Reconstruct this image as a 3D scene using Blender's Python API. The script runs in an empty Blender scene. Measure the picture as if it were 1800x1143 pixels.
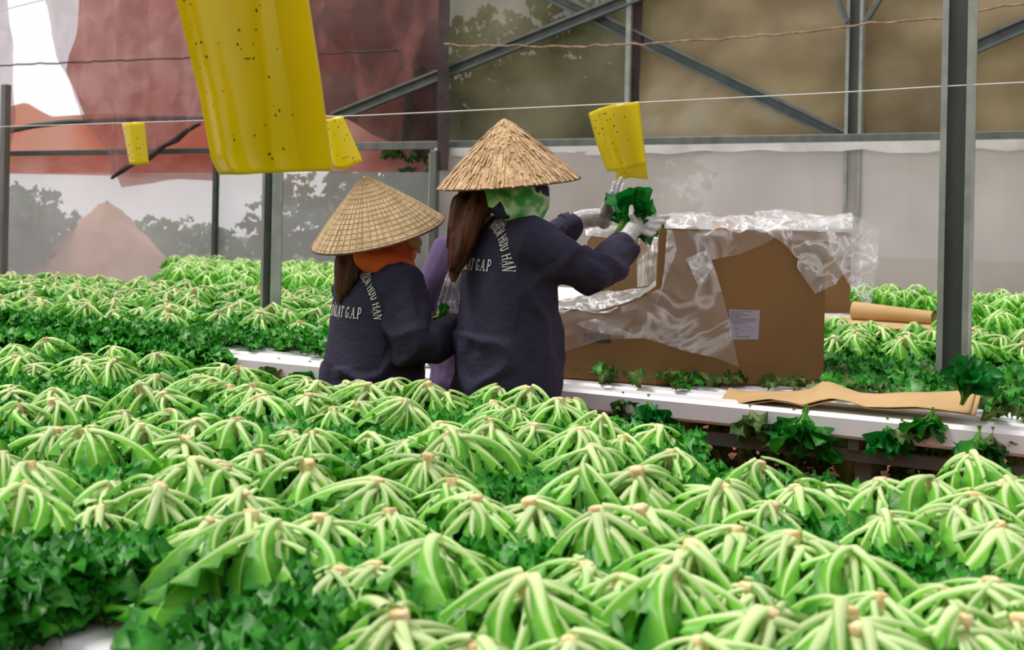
import bpy, bmesh, math, random
import numpy as np
from mathutils import Vector, Matrix, noise
from mathutils.bvhtree import BVHTree

# ------------------------------------------------------------------ camera, light
F, HX, HY, ROLL, CZ = 2265.0, 900.0, 386.0, 0.02, 1.40
scene = bpy.context.scene
COL = scene.collection
cam_d = bpy.data.cameras.new('camera'); cam = bpy.data.objects.new('camera', cam_d); COL.objects.link(cam)
cam_d.sensor_width = 36; cam_d.lens = F / 1800 * 36
cam_d.shift_y = -(571.5 - HY) / 1800
cam.matrix_world = Matrix.Translation((0, 0, CZ)) @ Matrix.Rotation(math.pi / 2, 4, 'X') @ Matrix.Rotation(ROLL, 4, 'Z')
cam_d.dof.use_dof = True; cam_d.dof.focus_distance = 4.6; cam_d.dof.aperture_fstop = 5.4
cam_d.clip_end = 300
scene.camera = cam

world = bpy.data.worlds.new('overcast_sky'); scene.world = world; world.use_nodes = True
wn = world.node_tree.nodes['Background']; wn.inputs[0].default_value = (1.0, 0.965, 0.985, 1); wn.inputs[1].default_value = 0.95
sun_d = bpy.data.lights.new('hazy_sun', 'SUN'); sun = bpy.data.objects.new('hazy_sun', sun_d); COL.objects.link(sun)
sun_d.energy = 2.6; sun_d.angle = math.radians(22); sun_d.color = (1.0, 0.965, 0.88)
sun.rotation_euler = Vector((0.50, -0.12, -1.0)).to_track_quat('-Z', 'Y').to_euler()   # from high on the left, slightly behind the workers
sun.location = (-6, 2, 9)
vs = scene.view_settings
vs.view_transform = 'Standard'; vs.look = 'None'; vs.exposure = 0.12; vs.gamma = 1; vs.use_curve_mapping = False

# ------------------------------------------------------------------ geometry of the photograph
UB = (0.857, -0.515)      # along the beds, towards the near right
VB = (0.515, 0.857)       # across the beds, towards the back wall
def unroll(x, y):
    dx, dy = x - HX, y - HY; c, s = math.cos(ROLL), math.sin(ROLL)
    return (dx * c + dy * s) / F, (-dx * s + dy * c) / F
def P(x, y, d):
    u, v = unroll(x, y); return Vector((u * d, d, CZ - v * d))
def PZ(x, y, z):
    u, v = unroll(x, y); return P(x, y, (CZ - z) / v)
def PB(x, y, b):
    u, v = unroll(x, y); return P(x, y, b / (VB[0] * u + VB[1]))
def AB(a, b, z=0.0):
    return Vector((a * UB[0] + b * VB[0], a * UB[1] + b * VB[1], z))
def toab(p):
    return p.x * UB[0] + p.y * UB[1], p.x * VB[0] + p.y * VB[1]
def topx(p):
    u, v = p.x / p.y, (CZ - p.z) / p.y; c, s = math.cos(ROLL), math.sin(ROLL)
    return HX + F * (u * c - v * s), HY + F * (u * s + v * c)
BANG = math.atan2(UB[1], UB[0])

# ------------------------------------------------------------------ materials
def mat(name, c1, c2=None, rough=0.6, scale=8.0, bump=0.0, bscale=None, metal=0.0, trans=0.0, alpha=1.0, stretch=(1, 1, 1), coat=0.0, thr=(0.35, 0.65), c3=None, detail=4.0, rand=0.0, spec=0.5, coords='Object', dist=0.0, c3off=0.12):
    m = bpy.data.materials.new(name); m.use_nodes = True
    nt = m.node_tree; N = nt.nodes; L = nt.links
    bs = N['Principled BSDF']; out = N['Material Output']
    bs.inputs['Roughness'].default_value = rough; bs.inputs['Metallic'].default_value = metal
    bs.inputs['Specular IOR Level'].default_value = spec
    bs.inputs['Coat Weight'].default_value = coat
    bs.inputs['Alpha'].default_value = alpha
    tc = N.new('ShaderNodeTexCoord'); mp = N.new('ShaderNodeMapping'); mp.inputs['Scale'].default_value = stretch
    L.new(tc.outputs[coords], mp.inputs[0])
    ns = N.new('ShaderNodeTexNoise'); ns.inputs['Scale'].default_value = scale; ns.inputs['Detail'].default_value = detail; ns.inputs['Distortion'].default_value = dist
    L.new(mp.outputs[0], ns.inputs['Vector'])
    colsock = None
    if c2 is not None:
        r = N.new('ShaderNodeValToRGB'); e = r.color_ramp.elements
        e[0].position = thr[0]; e[0].color = (*c1, 1); e[1].position = thr[1]; e[1].color = (*c2, 1)
        if c3 is not None:
            x = r.color_ramp.elements.new(min(0.99, thr[1] + c3off)); x.color = (*c3, 1)
        L.new(ns.outputs['Fac'], r.inputs[0]); colsock = r.outputs[0]
    else:
        bs.inputs['Base Color'].default_value = (*c1, 1)
    if rand > 0:
        oi = N.new('ShaderNodeObjectInfo'); hs = N.new('ShaderNodeHueSaturation')
        mr = N.new('ShaderNodeMapRange'); mr.inputs[3].default_value = 1 - rand; mr.inputs[4].default_value = 1 + rand
        L.new(oi.outputs['Random'], mr.inputs[0]); L.new(mr.outputs[0], hs.inputs['Value'])
        if colsock: L.new(colsock, hs.inputs['Color'])
        else: hs.inputs['Color'].default_value = (*c1, 1)
        colsock = hs.outputs[0]
    if colsock: L.new(colsock, bs.inputs['Base Color'])
    if bump > 0:
        bp = N.new('ShaderNodeBump'); bp.inputs['Strength'].default_value = min(1, bump); bp.inputs['Distance'].default_value = 0.02
        n2 = N.new('ShaderNodeTexNoise'); n2.inputs['Scale'].default_value = bscale or scale; n2.inputs['Detail'].default_value = 5
        L.new(mp.outputs[0], n2.inputs['Vector']); L.new(n2.outputs['Fac'], bp.inputs['Height']); L.new(bp.outputs[0], bs.inputs['Normal'])
    if trans > 0:
        t = N.new('ShaderNodeBsdfTranslucent'); mx = N.new('ShaderNodeMixShader'); mx.inputs[0].default_value = trans
        if colsock: L.new(colsock, t.inputs[0])
        else: t.inputs[0].default_value = (*c1, 1)
        L.new(bs.outputs[0], mx.inputs[1]); L.new(t.outputs[0], mx.inputs[2])
        last = mx.outputs[0]
        if alpha < 1:
            tr = N.new('ShaderNodeBsdfTransparent'); m2 = N.new('ShaderNodeMixShader'); m2.inputs[0].default_value = alpha
            bs.inputs['Alpha'].default_value = 1
            L.new(tr.outputs[0], m2.inputs[1]); L.new(last, m2.inputs[2]); last = m2.outputs[0]
        L.new(last, out.inputs['Surface'])
    return m

def leaf_mat(name, pale, mid, dark, rough=0.42, trans=0.3, rand=0.18):
    """colour runs from pale stalk to dark leaf edge along the attribute «tone» of the leaf itself"""
    m = bpy.data.materials.new(name); m.use_nodes = True; nt = m.node_tree; N = nt.nodes; L = nt.links
    bs = N['Principled BSDF']; out = N['Material Output']; bs.inputs['Roughness'].default_value = rough; bs.inputs['Specular IOR Level'].default_value = 0.3
    at = N.new('ShaderNodeAttribute'); at.attribute_name = 'tone'
    r = N.new('ShaderNodeValToRGB'); e = r.color_ramp.elements
    e[0].position = 0.0; e[0].color = (*pale, 1); e[1].position = 1.0; e[1].color = (*dark, 1)
    k = e.new(0.45); k.color = (*mid, 1)
    L.new(at.outputs['Fac'], r.inputs[0])
    oi = N.new('ShaderNodeObjectInfo'); hs = N.new('ShaderNodeHueSaturation')
    mr = N.new('ShaderNodeMapRange'); mr.inputs[3].default_value = 1 - rand; mr.inputs[4].default_value = 1 + rand
    L.new(oi.outputs['Random'], mr.inputs[0]); L.new(mr.outputs[0], hs.inputs['Value']); L.new(r.outputs[0], hs.inputs['Color'])
    L.new(hs.outputs[0], bs.inputs['Base Color'])
    t = N.new('ShaderNodeBsdfTranslucent'); mx = N.new('ShaderNodeMixShader'); mx.inputs[0].default_value = trans
    L.new(hs.outputs[0], t.inputs[0]); L.new(bs.outputs[0], mx.inputs[1]); L.new(t.outputs[0], mx.inputs[2]); L.new(mx.outputs[0], out.inputs['Surface'])
    return m

M = {}
M['leaf'] = leaf_mat('lettuce_leaf', (0.80, 0.92, 0.50), (0.20, 0.59, 0.03), (0.005, 0.17, 0.006), rough=0.36)
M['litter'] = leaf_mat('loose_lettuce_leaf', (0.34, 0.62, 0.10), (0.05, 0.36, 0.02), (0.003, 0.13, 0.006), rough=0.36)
M['greenleaf'] = leaf_mat('dark_ruffled_leaf', (0.40, 0.62, 0.16), (0.015, 0.25, 0.02), (0.004, 0.16, 0.02), rand=0.1)
M['wilt'] = leaf_mat('wilted_leaf', (0.45, 0.40, 0.16), (0.13, 0.22, 0.04), (0.02, 0.09, 0.015), rand=0.3)
M['core'] = mat('cut_lettuce_base', (0.60, 0.42, 0.17), (0.82, 0.69, 0.40), rough=0.7, scale=60, bump=0.3, rand=0.2)
M['pvc'] = mat('white_pvc', (0.78, 0.76, 0.79), (0.84, 0.82, 0.84), rough=0.35, scale=3)
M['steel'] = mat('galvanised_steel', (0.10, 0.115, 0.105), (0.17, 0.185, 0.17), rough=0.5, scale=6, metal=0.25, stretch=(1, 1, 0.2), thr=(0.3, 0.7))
M['steel_pale_lit'] = mat('pale_lit_galvanised', (0.26, 0.29, 0.26), (0.36, 0.39, 0.35), rough=0.45, scale=9, metal=0.3)  # paler copy of the galvanised steel; lit post edges painted into its colour
M['brace'] = mat('green_grey_steel', (0.075, 0.10, 0.095), (0.115, 0.14, 0.13), rough=0.5, scale=6, metal=0.2)
M['darkpipe'] = mat('dark_painted_pipe', (0.028, 0.045, 0.04), (0.045, 0.065, 0.055), rough=0.5, scale=10)
M['soil'] = mat('red_soil', (0.20, 0.075, 0.04), (0.30, 0.12, 0.065), rough=0.95, scale=5, bump=0.7, bscale=30)
M['grass'] = mat('rough_grass', (0.05, 0.12, 0.03), (0.16, 0.20, 0.10), rough=0.95, scale=3, bump=0.7, bscale=30)
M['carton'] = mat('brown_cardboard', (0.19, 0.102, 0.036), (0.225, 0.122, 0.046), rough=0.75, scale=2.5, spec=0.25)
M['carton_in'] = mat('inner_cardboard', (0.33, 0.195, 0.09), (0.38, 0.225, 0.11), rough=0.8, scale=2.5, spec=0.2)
M['carton_edge'] = mat('cardboard_edge', (0.50, 0.31, 0.16), (0.56, 0.36, 0.19), rough=0.85, scale=120)
M['paper'] = mat('kraft_paper', (0.47, 0.30, 0.135), (0.53, 0.35, 0.17), rough=0.75, scale=3, spec=0.25)
M['label'] = mat('white_sticker', (0.60, 0.57, 0.70), (0.64, 0.61, 0.72), rough=0.5, scale=5)
M['ink'] = mat('dark_ink', (0.10, 0.08, 0.13), rough=0.7)
M['ink_violet'] = mat('violet_ink', (0.30, 0.24, 0.52), rough=0.7)
M['faint_print'] = mat('dark_carton_print', (0.035, 0.022, 0.012), (0.06, 0.035, 0.02), rough=0.8, scale=8)
def crease_film(name, lo, hi, scale, rough=0.12):
    """clear film: nearly invisible where flat, crease highlights painted in as whiter, more opaque streaks"""
    m = bpy.data.materials.new(name); m.use_nodes = True; nt = m.node_tree; N = nt.nodes; L = nt.links
    bs = N['Principled BSDF']; bs.inputs['Base Color'].default_value = (0.86, 0.86, 0.89, 1); bs.inputs['Roughness'].default_value = rough; bs.inputs['Specular IOR Level'].default_value = 1.0
    tc = N.new('ShaderNodeTexCoord'); ns = N.new('ShaderNodeTexNoise'); ns.inputs['Scale'].default_value = scale; ns.inputs['Detail'].default_value = 3; ns.inputs['Distortion'].default_value = 0.8
    L.new(tc.outputs['Object'], ns.inputs['Vector'])
    a = N.new('ShaderNodeMath'); a.operation = 'SUBTRACT'; a.inputs[1].default_value = 0.5; L.new(ns.outputs['Fac'], a.inputs[0])
    b = N.new('ShaderNodeMath'); b.operation = 'ABSOLUTE'; L.new(a.outputs[0], b.inputs[0])
    r = N.new('ShaderNodeMapRange'); r.interpolation_type = 'SMOOTHSTEP'; r.inputs[1].default_value = 0.0; r.inputs[2].default_value = 0.055; r.inputs[3].default_value = hi; r.inputs[4].default_value = lo  # painted crease highlights: the white film turns more opaque along noise ridges
    L.new(b.outputs[0], r.inputs[0]); L.new(r.outputs[0], bs.inputs['Alpha'])
    bp = N.new('ShaderNodeBump'); bp.inputs['Strength'].default_value = 0.8; bp.inputs['Distance'].default_value = 0.02; L.new(b.outputs[0], bp.inputs['Height']); L.new(bp.outputs[0], bs.inputs['Normal'])
    return m
M['film'] = crease_film('clear_liner_film', 0.13, 0.42, 4.0)
M['filmfold'] = crease_film('gathered_liner_film', 0.24, 0.66, 7.0)
M['wallfilm'] = mat('hazy_greenhouse_film', (0.66, 0.69, 0.73), (0.82, 0.84, 0.88), rough=0.3, scale=0.9, alpha=0.60, trans=0.55, bump=0.35, bscale=2.5, thr=(0.3, 0.7))
M['oldfilm'] = mat('algae_stained_film', (0.085, 0.085, 0.036), (0.27, 0.245, 0.14), rough=0.35, scale=0.8, alpha=0.90, trans=0.35, bump=0.45, bscale=1.6, thr=(0.35, 0.65))
M['tarp'] = mat('brown_weathered_film', (0.13, 0.092, 0.042), (0.35, 0.275, 0.15), rough=0.34, scale=0.6, bump=0.7, bscale=1.1, trans=0.3, thr=(0.34, 0.62), c3=(0.46, 0.40, 0.28), dist=0.5)
M['pale'] = mat('pale_dusty_film', (0.47, 0.43, 0.40), (0.64, 0.60, 0.57), rough=0.45, scale=0.5, bump=0.3, bscale=1.3, trans=0.3, stretch=(1.5, 1.5, 0.6), alpha=0.94)
M['hem'] = mat('white_film_hem', (0.70, 0.69, 0.68), (0.85, 0.84, 0.83), rough=0.4, scale=3, trans=0.3)
M['net'] = mat('purple_brown_shade_net', (0.19, 0.11, 0.12), (0.40, 0.28, 0.295), rough=0.9, scale=2.6, alpha=0.52, trans=0.5, thr=(0.40, 0.56), stretch=(1, 1, 0.7), dist=1.2)  # mottled tones paint leaf shadows onto the backlit net
M['nethem'] = mat('dark_net_hem', (0.03, 0.02, 0.022), (0.06, 0.04, 0.04), rough=0.9, scale=5)
M['netdark'] = mat('leaf_shadowed_dark_net', (0.045, 0.028, 0.03), (0.25, 0.10, 0.085), rough=0.9, scale=1.7, alpha=0.80, trans=0.4, thr=(0.46, 0.66), stretch=(1, 1, 0.55), dist=0.9)  # dark blotches over the reddish net are painted leaf shadows
M['redcloth'] = mat('salmon_red_cloth', (0.66, 0.24, 0.20), (0.86, 0.48, 0.43), rough=0.85, scale=0.9, trans=0.55, stretch=(1, 1, 2.2))
M['orangecloth'] = mat('faded_orange_cloth', (0.86, 0.38, 0.27), (0.92, 0.58, 0.48), rough=0.85, scale=0.7, trans=0.55)
M['yellow'] = mat('yellow_sticky_plastic', (0.80, 0.66, 0.0), (0.86, 0.72, 0.0), rough=0.2, scale=2, trans=0.42, bump=0.06, bscale=2, spec=0.5)
M['yellow_thin'] = mat('thin_yellow_plastic', (0.80, 0.68, 0.01), (0.86, 0.74, 0.02), rough=0.25, scale=2, trans=0.5, alpha=0.88, bump=0.1, bscale=6)
M['insect'] = mat('dead_insect', (0.02, 0.014, 0.008), rough=0.8)
M['wire'] = mat('pale_wire', (0.62, 0.63, 0.60), rough=0.5)
M['rustwire'] = mat('brown_twisted_wire', (0.16, 0.09, 0.05), (0.36, 0.24, 0.16), rough=0.7, scale=14)
M['navy'] = mat('navy_work_cloth', (0.020, 0.0165, 0.040), (0.030, 0.025, 0.057), rough=0.8, scale=7, bump=0.25, bscale=60, spec=0.25)
M['lilac'] = mat('lilac_work_cloth', (0.11, 0.075, 0.17), (0.15, 0.10, 0.22), rough=0.85, scale=6, spec=0.2)
M['trouser'] = mat('dark_trouser_cloth', (0.02, 0.02, 0.025), (0.03, 0.03, 0.04), rough=0.9, scale=8)
M['boot'] = mat('black_rubber_boot', (0.012, 0.012, 0.014), rough=0.35)
M['letter'] = mat('white_print', (0.72, 0.70, 0.66), rough=0.7)
M['skin'] = mat('skin', (0.42, 0.20, 0.12), (0.48, 0.24, 0.15), rough=0.5, scale=12)
M['eye'] = mat('eye', (0.03, 0.02, 0.02), rough=0.2)
M['hair'] = mat('dark_brown_hair', (0.008, 0.003, 0.002), (0.11, 0.032, 0.014), rough=0.5, scale=26, stretch=(1, 1, 0.10), bump=0.8, bscale=60, spec=0.2)
M['straw_a'] = mat('shaggy_palm_straw', (0.36, 0.215, 0.10), (0.62, 0.43, 0.235), rough=0.75, scale=30, thr=(0.3, 0.7), bump=0.3, bscale=80, rand=0.15)
M['straw_b'] = mat('smooth_palm_straw', (0.40, 0.275, 0.135), (0.60, 0.45, 0.26), rough=0.7, scale=22, thr=(0.3, 0.7), bump=0.25, bscale=70)
M['straw_seam'] = mat('darker_straw_seam', (0.34, 0.23, 0.11), (0.48, 0.345, 0.185), rough=0.8, scale=30)
M['hoop'] = mat('dark_bamboo_hoop', (0.10, 0.05, 0.022), (0.16, 0.085, 0.04), rough=0.6, scale=20)
M['orange'] = mat('orange_headscarf', (0.62, 0.075, 0.008), (0.74, 0.12, 0.015), rough=0.8, scale=6, bump=0.4, bscale=20)
M['tan'] = mat('tan_face_mask', (0.60, 0.34, 0.22), (0.68, 0.42, 0.29), rough=0.8, scale=8)
M['scarf'] = mat('green_navy_print_scarf', (0.008, 0.01, 0.05), (0.60, 0.73, 0.50), rough=0.75, scale=13, thr=(0.43, 0.45), c3=(0.05, 0.36, 0.07), c3off=0.17, dist=0.2)
M['glove'] = mat('white_latex_glove', (0.46, 0.445, 0.45), (0.54, 0.525, 0.525), rough=0.5, scale=9, bump=0.7, bscale=26)
M['bark'] = mat('brown_trunk', (0.12, 0.08, 0.05), (0.2, 0.14, 0.09), rough=0.9, scale=10)
M['bush'] = leaf_mat('outside_foliage', (0.22, 0.42, 0.10), (0.06, 0.20, 0.04), (0.012, 0.06, 0.015), rand=0.1)
M['mound'] = mat('orange_earth_heap', (0.46, 0.22, 0.13), (0.58, 0.31, 0.20), rough=0.95, scale=2.5, bump=0.5)

# ------------------------------------------------------------------ object helpers
def tag(o, label=None, cat=None, group=None, kind=None):
    if label: o['label'] = label
    if cat: o['category'] = cat
    if group: o['group'] = group
    if kind: o['kind'] = kind
    return o
def empty(name, loc=(0, 0, 0), rotz=0.0):
    o = bpy.data.objects.new(name, None); COL.objects.link(o); o.location = loc; o.rotation_euler = (0, 0, rotz)
    o.empty_display_size = 0.05
    return o
def obj(name, me, parent=None, mats=None, smooth=False):
    if isinstance(me, bmesh.types.BMesh):
        m = bpy.data.meshes.new(name); me.to_mesh(m); me.free(); me = m
    if mats:
        for x in (mats if isinstance(mats, (list, tuple)) else [mats]): me.materials.append(x if not isinstance(x, str) else M[x])
    if smooth: me.polygons.foreach_set('use_smooth', [True] * len(me.polygons))
    o = bpy.data.objects.new(name, me); COL.objects.link(o)
    if parent: o.parent = parent
    return o
def inst(name, me, parent=None):
    o = bpy.data.objects.new(name, me); COL.objects.link(o)
    if parent: o.parent = parent
    return o
def box(bm, x0, x1, y0, y1, z0, z1, mtx=None):
    vs_ = [bm.verts.new(Vector(p) if mtx is None else mtx @ Vector(p)) for p in ((x0,y0,z0),(x1,y0,z0),(x1,y1,z0),(x0,y1,z0),(x0,y0,z1),(x1,y0,z1),(x1,y1,z1),(x0,y1,z1))]
    for f in ((0,3,2,1),(4,5,6,7),(0,1,5,4),(1,2,6,5),(2,3,7,6),(3,0,4,7)): bm.faces.new([vs_[i] for i in f])
def frame_of(d):
    d = d.normalized(); up = Vector((0, 0, 1)) if abs(d.z) < 0.93 else Vector((1, 0, 0))
    s = d.cross(up).normalized(); return s, s.cross(d).normalized()
def sweep(bm, pts, prof, closed=True):
    """sweep a 2-D profile along points (list of (Vector, scale)), frames carried along without twist"""
    rings = []; n = len(pts); s = u = None
    for i, (p, sc) in enumerate(pts):
        t = (pts[min(n - 1, i + 1)][0] - pts[max(0, i - 1)][0]).normalized()
        if s is None: s, u = frame_of(t)
        else:
            s = (s - t * s.dot(t)).normalized(); u = s.cross(t).normalized()
        rings.append([bm.verts.new(p + s * (q[0] * sc) + u * (q[1] * sc)) for q in prof])
    k = len(prof)
    for i in range(n - 1):
        for j in range(k):
            bm.faces.new((rings[i][j], rings[i][(j + 1) % k], rings[i + 1][(j + 1) % k], rings[i + 1][j]))
    if closed:
        bm.faces.new(rings[0][::-1]); bm.faces.new(rings[-1])
def circ(k): return [(math.cos(2 * math.pi * j / k), math.sin(2 * math.pi * j / k)) for j in range(k)]
def tube(bm, pts, r, k=6):
    sweep(bm, [(Vector(p), r if not isinstance(r, (list, tuple)) else r[i]) for i, p in enumerate(pts)], circ(k))
def ellipsoid(bm, c, rx, ry, rz, seg=16, rings=10, mtx=None):
    mt = Matrix.Translation(c) @ (mtx or Matrix.Identity(4)) @ Matrix.Diagonal((rx, ry, rz, 1))
    bmesh.ops.create_uvsphere(bm, u_segments=seg, v_segments=rings, radius=1, matrix=mt)
def capsule(bm, chain, k=12):
    """closed tapered chain with rounded ends: list of (Vector, r)"""
    pts = []
    (p0, r0), (p1, r1) = chain[0], chain[1]
    d = (Vector(p1) - Vector(p0)).normalized()
    for q in (0.98, 0.7, 0.35): pts.append((Vector(p0) - d * r0 * q, r0 * math.sqrt(1 - q * q)))
    for p, r in chain: pts.append((Vector(p), r))
    (p0, r0), (p1, r1) = chain[-2], chain[-1]
    d = (Vector(p1) - Vector(p0)).normalized()
    for q in (0.35, 0.7, 0.98): pts.append((Vector(p1) + d * r1 * q, r1 * math.sqrt(1 - q * q)))
    sweep(bm, pts, circ(k))
def loft(bm, rings, k=28):
    """rings: (cx, cy, z, ax, ay, power)"""
    R = []
    for (cx, cy, z, ax, ay) in rings:
        row = []
        for j in range(k):
            t = 2 * math.pi * j / k; c, s = math.cos(t), math.sin(t)
            c = math.copysign(abs(c) ** 0.85, c); s = math.copysign(abs(s) ** 0.85, s)
            row.append(bm.verts.new((cx + ax * c, cy + ay * s, z)))
        R.append(row)
    for i in range(len(R) - 1):
        for j in range(k): bm.faces.new((R[i][j], R[i][(j + 1) % k], R[i + 1][(j + 1) % k], R[i + 1][j]))
    bm.faces.new(R[0][::-1]); bm.faces.new(R[-1])
def remeshed(bm, voxel, smooth=6, factor=0.5):
    bmesh.ops.recalc_face_normals(bm, faces=bm.faces)
    m = bpy.data.meshes.new('tmp'); bm.to_mesh(m); bm.free()
    o = bpy.data.objects.new('tmp', m); COL.objects.link(o)
    r = o.modifiers.new('r', 'REMESH'); r.mode = 'VOXEL'; r.voxel_size = voxel
    if smooth:
        s = o.modifiers.new('s', 'SMOOTH'); s.iterations = smooth; s.factor = factor
    dg = bpy.context.evaluated_depsgraph_get(); dg.update()
    me = bpy.data.meshes.new_from_object(o.evaluated_get(dg))
    bpy.data.objects.remove(o); bpy.data.meshes.remove(m)
    me.polygons.foreach_set('use_smooth', [True] * len(me.polygons))
    return me
def displace(me, fn):
    n = len(me.vertices); co = np.empty(n * 3); no = np.empty(n * 3)
    me.vertices.foreach_get('co', co); me.vertices.foreach_get('normal', no); co = co.reshape(-1, 3); no = no.reshape(-1, 3)
    d = np.array([fn(Vector(p)) for p in co]); me.vertices.foreach_set('co', (co + no * d[:, None]).ravel()); me.update()
def resample(pl, n):
    pl = [Vector(p) for p in pl]
    L = [0.0]
    for i in range(1, len(pl)): L.append(L[-1] + (pl[i] - pl[i - 1]).length)
    out = []
    for k in range(n):
        t = L[-1] * k / (n - 1); i = 1
        while i < len(pl) - 1 and L[i] < t: i += 1
        w = (t - L[i - 1]) / max(1e-9, L[i] - L[i - 1]); out.append(pl[i - 1].lerp(pl[i], w))
    return out
def coons(top, bottom, left=None, right=None, nu=24, nv=24):
    """grid of points spanned by four edge polylines (left and right default to straight)"""
    left = left or [top[0], bottom[0]]; right = right or [top[-1], bottom[-1]]
    T, B, Lf, R = resample(top, nu), resample(bottom, nu), resample(left, nv), resample(right, nv)
    g = []
    for j in range(nv):
        v = j / (nv - 1); row = []
        for i in range(nu):
            u = i / (nu - 1)
            row.append(T[i] * (1 - v) + B[i] * v + Lf[j] * (1 - u) + R[j] * u - (T[0] * (1 - u) * (1 - v) + T[-1] * u * (1 - v) + B[0] * (1 - u) * v + B[-1] * u * v))
        g.append(row)
    return g
def gridmesh(g, disp=None, thick=0.0):
    """disp(u, v, p) -> offset Vector"""
    bm = bmesh.new(); nv, nu = len(g), len(g[0]); vv = []
    for j in range(nv):
        vv.append([bm.verts.new(g[j][i] + (disp(i / (nu - 1), j / (nv - 1), g[j][i]) if disp else Vector())) for i in range(nu)])
    for j in range(nv - 1):
        for i in range(nu - 1): bm.faces.new((vv[j][i], vv[j + 1][i], vv[j + 1][i + 1], vv[j][i + 1]))
    if thick > 0:
        bmesh.ops.recalc_face_normals(bm, faces=bm.faces)
        bmesh.ops.solidify(bm, geom=bm.faces[:], thickness=thick)
    return bm
def fbm(p, s, o=3): return noise.fractal(Vector(p) * s, 0.9, 2.0, o)
def ridge(p, s): return 1 - abs(noise.noise(Vector(p) * s)) * 2
VBV = Vector((VB[0], VB[1], 0)); UBV = Vector((UB[0], UB[1], 0))
ORD = ['first','second','third','fourth','fifth','sixth','seventh','eighth','ninth','tenth','eleventh','twelfth','thirteenth','fourteenth','fifteenth','sixteenth','seventeenth','eighteenth','nineteenth','twentieth','twenty-first','twenty-second','twenty-third','twenty-fourth','twenty-fifth','twenty-sixth','twenty-seventh','twenty-eighth','twenty-ninth','thirtieth','thirty-first','thirty-second','thirty-third','thirty-fourth','thirty-fifth','thirty-sixth','thirty-seventh','thirty-eighth','thirty-ninth','fortieth']
# ------------------------------------------------------------------ setting: ground, wall, frame
random.seed(7)
bm = bmesh.new(); vs4 = [bm.verts.new(AB(a, b, 0)) for a, b in ((-24, -4), (6, -4), (6, 13.0), (-24, 13.0))]; bm.faces.new(vs4)
tag(obj('floor', bm, None, 'soil'), 'red soil floor under the growing benches', kind='structure')
bm = bmesh.new(); vs4 = [bm.verts.new(AB(a, b, -0.02)) for a, b in ((-60, 13.0), (30, 13.0), (30, 60), (-60, 60))]; bm.faces.new(vs4)
tag(obj('outside_ground', bm, None, 'grass'), 'rough ground beyond the greenhouse film', kind='structure')

BW = 13.0
wall = tag(empty('wall_back', AB(-6, BW, 0)), 'greenhouse back wall of film panels and sheets', kind='structure')
wall_inv = Matrix.Translation(-AB(-6, BW, 0))
def world_of(o):
    return o.matrix_basis if o.parent is None else world_of(o.parent) @ o.matrix_parent_inverse @ o.matrix_basis
def to_parent(o, parent):
    """keep the world placement under a parent"""
    o.parent = parent; o.matrix_parent_inverse = world_of(parent).inverted()
def AZ(x, y, b): p = PB(x, y, b); return toab(p)[0], p.z
def panel(name, corners, b, m, amp=0.03, sc=1.2, nu=30, nv=26, label=None, parent=wall, ridged=0.0, wav=None):
    """sheet hung across the beds' end: corners as (a, z) TL, TR, BR, BL"""
    tl, tr, br, bl = [AB(a, b, z) for a, z in corners]
    g = coons([tl, tr], [bl, br], nu=nu, nv=nv)
    def dsp(u, v, p):
        w = fbm(p + Vector((b, 0, 0)), sc) * amp
        if ridged: w += max(0, ridge(p, sc * 0.8) - 0.55) * ridged
        r = VBV * w
        if wav: r += Vector((0, 0, wav * noise.noise(p * 3.0) * (1 if v > 0.97 else 0)))
        return r
    o = obj(name, gridmesh(g, dsp), None, m, smooth=True)
    to_parent(o, parent)
    if label: o['label'] = label
    return o
def za(x, y, b): return AZ(x, y, b)
zr = za(1100, 262, BW)[1]                                   # height of the long rail
aC = za(775, 200, BW)[0]; aD = za(1112, 100, BW)[0]; aE = za(1500, 100, BW)[0]; aF = za(1668, 150, BW)[0]; aG = 2.2; aL = -22.0
TOP = 4.4
panel('film_panel', ((aC, TOP), (aD, TOP), (aD, zr - 0.02), (aC, zr - 0.02)), BW + 0.06, 'oldfilm', 0.05, 0.9, label='olive see-through film with foliage behind', ridged=0.12)
panel('film_panel', ((aD + 0.02, TOP), (aE + .1, TOP), (aE + .1, zr - 0.02), (aD + 0.02, zr - 0.02)), BW + 0.10, 'tarp', 0.06, 0.8, label='brown weathered film', ridged=0.10)
panel('film_panel', ((aE - .2, TOP), (aF + .2, TOP), (aF + .2, zr - 0.02), (aE - .2, zr - 0.02)), BW + 0.26, 'tarp', 0.07, 1.0, ridged=0.14)
panel('film_panel', ((aF, TOP), (aG, TOP), (aG, zr - 0.02), (aF, zr - 0.02)), BW + 0.10, 'tarp', 0.07, 1.0, ridged=0.14)
panel('lower_sheet', ((aC - .1, zr - 0.03), (aG, zr - 0.03), (aG, 0), (aC - .1, 0)), BW - 0.10, 'pale', 0.035, 0.8, nu=70, label='pale dusty plastic sheet', ridged=0.06)
panel('sheet_hem', ((aC, zr + 0.03), (aG, zr + 0.045), (aG, zr - 0.07), (aC, zr - 0.05)), BW - 0.13, 'hem', 0.03, 2.5, nu=90, nv=4, wav=0.05)
zf = za(300, 304, BW)[1]
panel('lower_film', ((aL, zf), (aC - .05, zf), (aC - .05, 0), (aL, 0)), BW - 0.03, 'wallfilm', 0.05, 0.8, nu=70, nv=30, label='hazy clear film over the lower left bay', ridged=0.10)

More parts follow.
